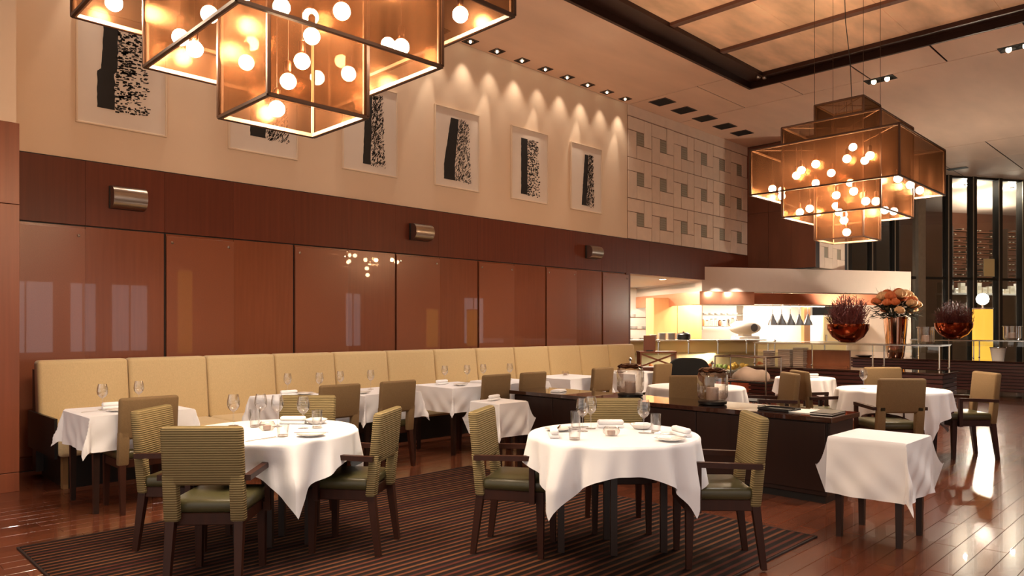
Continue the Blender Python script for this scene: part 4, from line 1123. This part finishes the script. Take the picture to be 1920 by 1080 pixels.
for i, (u, v) in enumerate(((-1.2, 2.2), (.8, 1.2), (2.3, 1.8), (3.9, 2.3), (-2.6, 3.0), (.2, .9), (-1.0, -.1), (-2.1, .5))):
    t = kthing('kitchen_fill_light', u, v, 2.29 if u > 0 else 2.43, 'round downlight added behind the bulkhead to brighten the kitchen', 'downlight', 'added kitchen downlights')
    MB().lathe([(.09, -.005), (.09, .005)], 16).build('trim', 'chrome', t); MB().lathe([(.07, -.009), (.07, -.005)], 16).build('lens', 'lens', t)
    lamp('AREA', 'kitchen_fill', K(u, v, 2.26 if u > 0 else 2.40), 78, (1, .86, .68), aim=K(u, v, 0), area=(.3, .3))  # lights and their fixtures added to make the kitchen bright
lamp('AREA', 'heat_lamp_fill', K(2.85, .30, 1.88), 2.2, SOFT, aim=K(2.85, .8, 1.2), area=(1.4, .08))  # added light on the heat lamp shades, without a lamp body
# copper hood spots
for u in (.35, .85):
    lamp('SPOT', 'hood_spot', K(u, -.25, 2.17), 9, SOFT, aim=K(u, .1, 1.98), size=.02, spot=110, blend=.8)
# light wood doors on the back wall
t = kthing('wall_cupboard', .2, 1.5, 0, 'pair of pale wooden cupboard doors at the back of the kitchen', 'cupboard')
MB().box(-.62, .66, .04, .45, 0, 2.1).build('carcass', 'light_wood', t)
for a, c_ in ((-.62, .0), (.004, .66)):
    d = MB().box(a+.003, c_-.003, .015, .04, .02, 2.08, bev=.003, seg=1).build('door', 'light_wood', t)
    MB().box(c_-.06 if a < 0 else a+.05, c_-.05 if a < 0 else a+.06, .0, .015, 1.0, 1.15).build('handle', 'chrome', d)
# shelves with crockery
def shelf_unit(u, v, w, zs, label, things_, cat='shelf'):
    t = kthing('wall_shelf', u, v, 0, label, cat)
    for z in zs: MB().box(-w/2, w/2, -.15, .15, z-.02, z).build('board', 'steel', t)
    for s in (-1, 1): MB().box(s*w/2-.012, s*w/2+.012, -.15, .15, zs[0]-.1, zs[-1]+.25).build('upright', 'steel', t)
    return t
shelf_unit(-.35, 2.6, .80, (1.05, 1.35, 1.65), 'steel crockery shelf at the left of the kitchen', 0)
shelf_unit(2.0, 2.6, 1.2, (1.43, 1.72), 'steel shelf of jars at the back of the kitchen', 0)
def stack(u, v, z, r, n, label, group=None):
    t = kthing('plate_stack', u, v, z, label, 'plates', group)
    for k in range(n): MB().lathe([(r*.6, k*.012), (r, k*.012+.010), (r, k*.012+.013), (r*.6, k*.012+.006)], 18).build('plate', 'china', t)
for i, (u, z) in enumerate(((-.55, 1.05), (-.2, 1.05), (-.45, 1.35), (-.12, 1.35), (-.5, 1.65))):
    stack(u, 2.6, z, .11, 6, 'stack of white plates on the left kitchen shelf', 'plates on the left kitchen shelf')
rnd = random.Random(9)
for i in range(9):
    u = 1.5+i*.125; z = 1.43
    t = kthing('storage_jar', u, 2.6, z, 'small storage jar on the back kitchen shelf', 'jar', 'jars on the back kitchen shelf')
    h = rnd.uniform(.10, .18); MB().lathe([(.04, 0), (.045, .02), (.045, h), (.03, h+.02)], 12).build('jar', rnd.choice(['smoke_glass', 'china', 'food_orange', 'walnut']), t); MB().cyl(0, 0, h+.02, h+.045, .034, 12).build('lid', rnd.choice(['black_satin', 'chrome']), t)
for i in range(6):
    stack(1.55+i*.18, 2.6, 1.72, .07, 4, 'stack of small white bowls on the back kitchen shelf', 'bowls on the back kitchen shelf')
# slicing machine on a work table
t = kthing('work_table', 2.3, 1.1, 0, 'steel kitchen work table under the heat lamps', 'table')
MB().box(-1.4, 1.9, -.35, .35, 1.0, 1.04).build('worktop', 'steel', t)
MB().box(-1.35, 1.85, -.33, .33, .1, 1.0).build('cabinet', 'beige_panel', t)
t = kthing('meat_slicer', 1.75, 1.05, 1.041, 'large white rounded slicing machine in the kitchen', 'slicer')
MB().box(-.28, .30, -.18, .18, 0, .14, bev=.03, seg=3).build('base', 'kitchen_white', t)
q = MB(); q.T = Matrix.Translation((0, 0, .34)) @ Matrix.Diagonal((.42, .2, .17, 1)); q.sphere((0, 0, 0), 1., 20, 12); q.build('housing', 'kitchen_white', t)
q = MB(); q.T = Matrix.Translation((.12, -.2, .34)) @ Matrix.Rotation(PI/2, 4, 'X'); q.lathe([(.09, 0), (.095, .01), (.02, .02)], 24); q.build('blade', 'lamp_grey', t)
MB().tube([(-.3, 0, .30), (-.45, 0, .42), (-.45, 0, .55)], .02, 8).build('handle', 'chrome', t)
MB().box(-.12, .12, -.1, .1, .12, .22).build('neck', 'kitchen_white', t)
# heat lamps
for i in range(5):
    u = 2.34+i*.245
    t = kthing('heat_lamp', u, .8, 1.44, 'chrome bell heat lamp in the kitchen, %s from the left' % ['first', 'second', 'third', 'fourth', 'fifth'][i], 'heat lamp')
    MB().lathe([(.115, 0), (.110, .03), (.085, .10), (.045, .17), (.04, .21), (.025, .23), (.02, .27), (.018, .27), (.038, .19), (.08, .095), (.105, .03), (.110, .0)], 20, cap0=False, cap1=False).build('shade', 'lamp_grey', t)
    MB().cyl(0, 0, .26, .86, .009, 8).build('stem', 'chrome', t); MB().sphere((0, 0, .05), .035, 10, 6).build('bulb', 'lens', t)
t = kthing('door_post', 3.85, 1.58, 0, 'pale wooden post beside the kitchen strip lamp', 'post')
MB().box(-.09, .09, -.06, .06, 0, 1.93).build('post', 'light_wood', t); MB().box(-.12, .12, -.08, .08, 0, .1).build('foot', 'walnut', t)
t = kthing('fridge', 4.65, 1.8, 0, 'white upright fridge at the right of the kitchen', 'fridge')
MB().box(-.35, .35, -.3, .3, 0, 1.7, bev=.02).build('body', 'kitchen_white', t); d = MB().box(-.34, .34, -.33, -.302, .05, 1.66, bev=.01).build('door', 'beige_panel', t); MB().box(-.3, -.27, -.36, -.33, .8, 1.2).build('handle', 'chrome', d)
# display counter
t = kthing('display_counter', -.45, -.65, 0, 'lit glass display counter of yellow dishes before the kitchen', 'display counter')
MB().box(-1.75, 1.75, -.25, .55, 0, .30).build('plinth', 'black_satin', t)
for k in range(14): MB().box(-1.75+k*.25+.004, -1.5+k*.25-.004, -.27, -.25, .02, .30, bev=.003, seg=1).build('tile', 'tile_orange', t)
MB().box(-1.75, 1.75, -.25, .55, .30, .44).build('deck', 'steel', t)
MB().box(-1.75, 1.75, .50, .55, .44, 1.10).build('back_panel', 'beige_panel', t)
MB().box(-1.75, 1.75, -.26, -.25, .44, .84).build('front_glass', 'pane_glass', t)
MB().box(-1.77, 1.77, -.28, .50, .84, .855).build('glass_top', 'pane_glass', t)
MB().box(-1.77, 1.77, .18, .62, 1.10, 1.125).build('upper_shelf', 'kitchen_white', t)
for k in range(6):
    MB().cyl(-1.7+k*.68, -.2, .84, 1.10, .014, 8).build('post', 'chrome', t)
    MB().sphere((-1.7+k*.68, -.2, 1.10), .03, 8, 6).build('finial', 'chrome', t)
lamp('AREA', 'case_light', K(-.45, -.5, .83), 45, SOFT, aim=K(-.45, -.5, 0), area=(3.0, .1))
for k in range(10):
    f = ('food_yellow', 'food_orange', 'food_green', 'food_yellow')[k % 4]
    t = kthing('food_dish', -2.0+k*.34, -.62, .441, 'dish of %s food, %s in the display counter' % ({'food_yellow': 'yellow', 'food_orange': 'orange', 'food_green': 'green'}[f], ['first from the left', 'second from the left', 'third from the left', 'fourth from the left', 'fifth from the left', 'sixth from the left', 'fourth from the right', 'third from the right', 'second from the right', 'rightmost'][k]), 'food dish')
    MB().box(-.14, .14, -.18, .18, 0, .05, bev=.015).build('dish', 'china', t)
    q = MB()
    for i in range(14):
        q.sphere((rnd.uniform(-.1, .1), rnd.uniform(-.13, .13), .06+rnd.uniform(0, .10)), rnd.uniform(.03, .055), 7, 5)
    q.build('food', f, t, kind='stuff')
for i, (u, n, r) in enumerate(((-1.30, 9, .09), (-1.10, 12, .10), (-.88, 12, .11))):
    stack(u, -.28, 1.126, r, n, 'stack of white plates on the display counter, %s from the left' % ['first', 'second', 'third'][i])
t = kthing('black_casserole', -.60, -.28, 1.126, 'black casserole with lid on the display counter', 'pot')
MB().lathe([(.12, 0), (.15, .02), (.15, .10), (.145, .11)], 22).build('pot', 'black_satin', t); MB().lathe([(.15, .11), (.12, .14), (.02, .155), (.02, .175), (.001, .18)], 22).build('lid', 'black_satin', t)

# ------------------------------------------------------------------ glazed wine room
GO = Vector((23.5, 5.9, 0)); GM = Matrix.Translation(GO) @ Matrix.Rotation(KR, 4, 'Z')
def G(u, v, z=0): return tuple(GO+KU*u+KV*v+Vector((0, 0, z)))
gw = thing('window_6', tuple(GO), KR, 'tall dark framed glazed wall of the wine room', None, None, 'structure')
us = [-3.4, -2.6, -1.85, -1.0, -.02, .86, 1.79, 2.67, 3.55, 4.4]
for i, u in enumerate(us):
    w = .13 if i == 3 else .075
    MB().box(u-w, u+w, -.10, .10, 0, CZ).build('mullion', 'mullion' if i == 3 else 'mullion_dark', gw)
    MB().box(u-w, u-w+.03, -.115, -.10, 0, CZ).build('mullion_cap', 'mullion', gw)
for a, c_ in zip(us[:-1], us[1:]):
    dark = c_ < .2
    for z0, z1 in ((.05, 2.75), (2.82, CZ-.05)):
        MB().box(a+.07, c_-.07, -.008, .008, z0, z1).build('pane', 'dark_pane' if dark else 'pane_glass', gw)
    MB().box(a, c_, -.03, .03, 2.75, 2.82).build('transom', 'mullion_dark', gw)
MB().box(us[0], us[-1], -.06, .06, CZ-.06, CZ).build('head', 'mullion_dark', gw); MB().box(us[0], us[-1], -.06, .06, 0, .06).build('sill', 'mullion_dark', gw)
q = MB(); q.T = GM; q.box(-3.5, 11.5, 5.4, 5.6, 0, CZ); q.build('wall_cellar_back', 'cellar_wood', kind='structure', label='brown wooden back wall of the wine room')
q = MB(); q.T = GM; q.box(-3.5, -3.4, .1, 5.6, 0, CZ); q.build('wall_cellar_side', 'cellar_dark', kind='structure', label='dark side wall of the wine room')
q = MB(); q.T = GM; q.box(-3.4, .6, 2.4, 2.6, 0, CZ); q.build('wall_cellar_inner', 'cellar_dark', kind='structure', label='dark inner wall behind the left panes of the wine room')
# racks
bottle = MB(); bottle.lathe([(.038, 0), (.038, .19), (.015, .235), (.015, .30)], 10); 
bm_ = bpy.data.meshes.new('glass_body'); bm_.from_pydata(bottle.v, [], bottle.f); bm_.polygons.foreach_set('use_smooth', [True]*len(bottle.f)); bm_.materials.append(MATS['bottle'])
fo = MB(); fo.lathe([(.0165, .255), (.0175, .262), (.0175, .305)], 8); fm_ = bpy.data.meshes.new('foil'); fm_.from_pydata(fo.v, [], fo.f); fm_.materials.append(MATS['foil'])
for ri, (u0, u1, v, lab) in enumerate(((3.05, 3.95, 2.9, 'left'), (4.15, 5.15, 3.1, 'middle'), (5.35, 6.45, 2.9, 'right'))):
    t = thing('wine_rack', G((u0+u1)/2, v), KR, lab+' tall wine rack of dark shelves behind the glazing', 'wine rack')
    w = (u1-u0)/2
    for s in (-1, 1): MB().box(s*w-.02, s*w+.02, -.15, .15, 0, 4.75).build('side', 'cellar_dark', t)
    z = 2.9
    while z < 4.7:
        MB().box(-w, w, -.15, .15, z, z+.02).build('shelf', 'cellar_wood', t)
        n = int(w*2/.16)
        for k in range(n):
            if rnd.random() < .42:
                b_ = put('wine_bottle', bm_, None, G((u0+u1)/2-w+.09+k*.155, v+.12, z+.06), label='wine bottle lying in the %s rack behind the glazing' % lab, category='bottle', group='wine bottles in the %s rack' % lab)
                b_.rotation_euler = (PI/2, 0, KR); f_ = put('foil', fm_, b_)
        z += .19
t = thing('back_bar', G(3.2, 1.6), KR, 'white lit back bar with glasses in the wine room', 'bar')
MB().box(-1.7, 1.7, -.25, .25, 0, 1.05).build('counter', 'cellar_dark', t); MB().box(-1.75, 1.75, -.28, .28, 2.40, 2.46).build('lit_shelf', 'kitchen_white', t)
MB().box(-1.7, 1.7, .2, .24, 1.05, 2.4).build('back_panel', 'cellar_dark', t)
for s in (-1, 1): MB().box(s*1.7-.02, s*1.7+.02, -.25, .25, 1.05, 2.8).build('side', 'cellar_dark', t)
for k in range(14):
    t = thing('spirit_box', G(1.75+k*.22+rnd.uniform(-.03, .03), 1.6, 2.461), KR, 'pale carton on the lit shelf in the wine room', 'carton', 'cartons on the lit wine room shelf')
    h = rnd.uniform(.14, .34); w = rnd.uniform(.05, .09); MB().box(-w, w, -.06, .06, 0, h, bev=.004, seg=1).build('box', rnd.choice(['paper', 'paper', 'cellar_dark', 'foil']), t); MB().box(-w*.8, w*.8, -.064, -.06, h*.3, h*.7).build('label', 'grille_slat', t)
t = thing('framed_notice', G(1.32, -.14, 2.86), KR, 'cream notice card on the wine room glass', 'notice')
MB().box(-.19, .19, -.012, .012, 0, .50).build('card', 'beige_panel', t); MB().box(-.20, .20, .0, .014, -.01, .51).build('backing', 'grille_slat', t)
for i, (u, v, z) in enumerate(((1.6, .9, CZ-.03), (3.4, .9, CZ-.03), (5.2, .9, CZ-.03))):
    t = thing('cellar_fill_lamp', G(u, v, z), KR, 'small ceiling lamp added to brighten the wine room', 'lamp', 'added wine room ceiling lamps')
    MB().lathe([(.06, 0), (.07, .03)], 12).build('trim', 'chrome', t); MB().lathe([(.05, -.008), (.05, .0)], 12).build('lens', 'lens', t)
    lamp('POINT', 'cellar_fill', G(u, v, z-.12), 130, (1, .88, .70), size=.06)  # point light added to brighten the wine racks
lamp('AREA', 'cellar_ceiling_fill', G(4.6, 3.0, 4.9), 130, (1, .92, .80), aim=G(4.6, 3.0, 6), area=(4, .6))  # added light aimed up to brighten the wine room ceiling
lamp('AREA', 'bar_light', G(3.2, 1.0, 3.2), 30, (1, .95, .85), aim=G(3.2, 1.6, 2.6), area=(3, .1))

# ------------------------------------------------------------------ room lighting: spots for the lit tables and floor, fixtures added out of view
def table_spot(x, y, tx, ty, power, label, spot=38, tz=.7, blend=.6):
    t = thing('table_spotlight', (x, y, CZ-.012), 0, label, 'spotlight', 'added spotlights over the tables')
    MB().lathe([(.07, 0), (.075, .012)], 14).build('trim', 'dark_steel', t); MB().lathe([(.05, -.004), (.05, 0)], 14).build('lens', 'lens', t)
    lamp('SPOT', 'table_beam', (x, y, CZ-.05), power*.42, SOFT, aim=(tx, ty, tz), size=.05, spot=spot, blend=blend, parent=t)
SP = 'round spotlight added out of view in the coffer'
table_spot(2.5, 2.2, TA[0], TA[1], 420, SP); table_spot(4.8, 1.6, TB[0], TB[1], 420, SP); table_spot(3.4, .6, 3.3, 2.9, 380, SP, 46)
table_spot(8.9, 1.6, TD[0], TD[1], 420, SP); table_spot(7.6, 2.9, TC[0], TC[1], 380, SP); table_spot(6.0, -.2, 5.1, 1.6, 620, SP)
table_spot(8.0, 4.4, TE[0], TE[1], 300, SP); table_spot(1.2, .8, 1.8, 4.2, 300, SP)
for i, x in enumerate((1.9, 3.6, 5.2, 6.9, 8.1)): table_spot(x+.3, 4.8, x, 6.9, 360, SP, 52)
table_spot(8.2, .2, 6.6, .9, 620, SP, 50, 0); table_spot(9.6, -1.2, 8.8, .6, 620, SP, 60, 0); table_spot(6.9, 1.4, 5.4, 2.2, 420, SP, 40, 0)
lamp('SPOT', 'corner_beam', (11.85, 5.82, CZ-.06), 200, SOFT, aim=(12.7, 4.8, .8), size=.04, spot=60, blend=.6)
lamp('SPOT', 'twin_beam', (13.54, 4.44, CZ-.06), 260, SOFT, aim=(13.0, 4.6, .7), size=.04, spot=70, blend=.6)
lamp('SPOT', 'twin_beam', (13.45, 2.43, CZ-.06), 260, SOFT, aim=(14.5, 2.6, 0), size=.04, spot=80, blend=.6)
lamp('SPOT', 'twin_beam', (13.54, 4.30, CZ-.06), 240, SOFT, aim=(16.6, 7.0, 2.4), size=.5, spot=60, blend=.8)
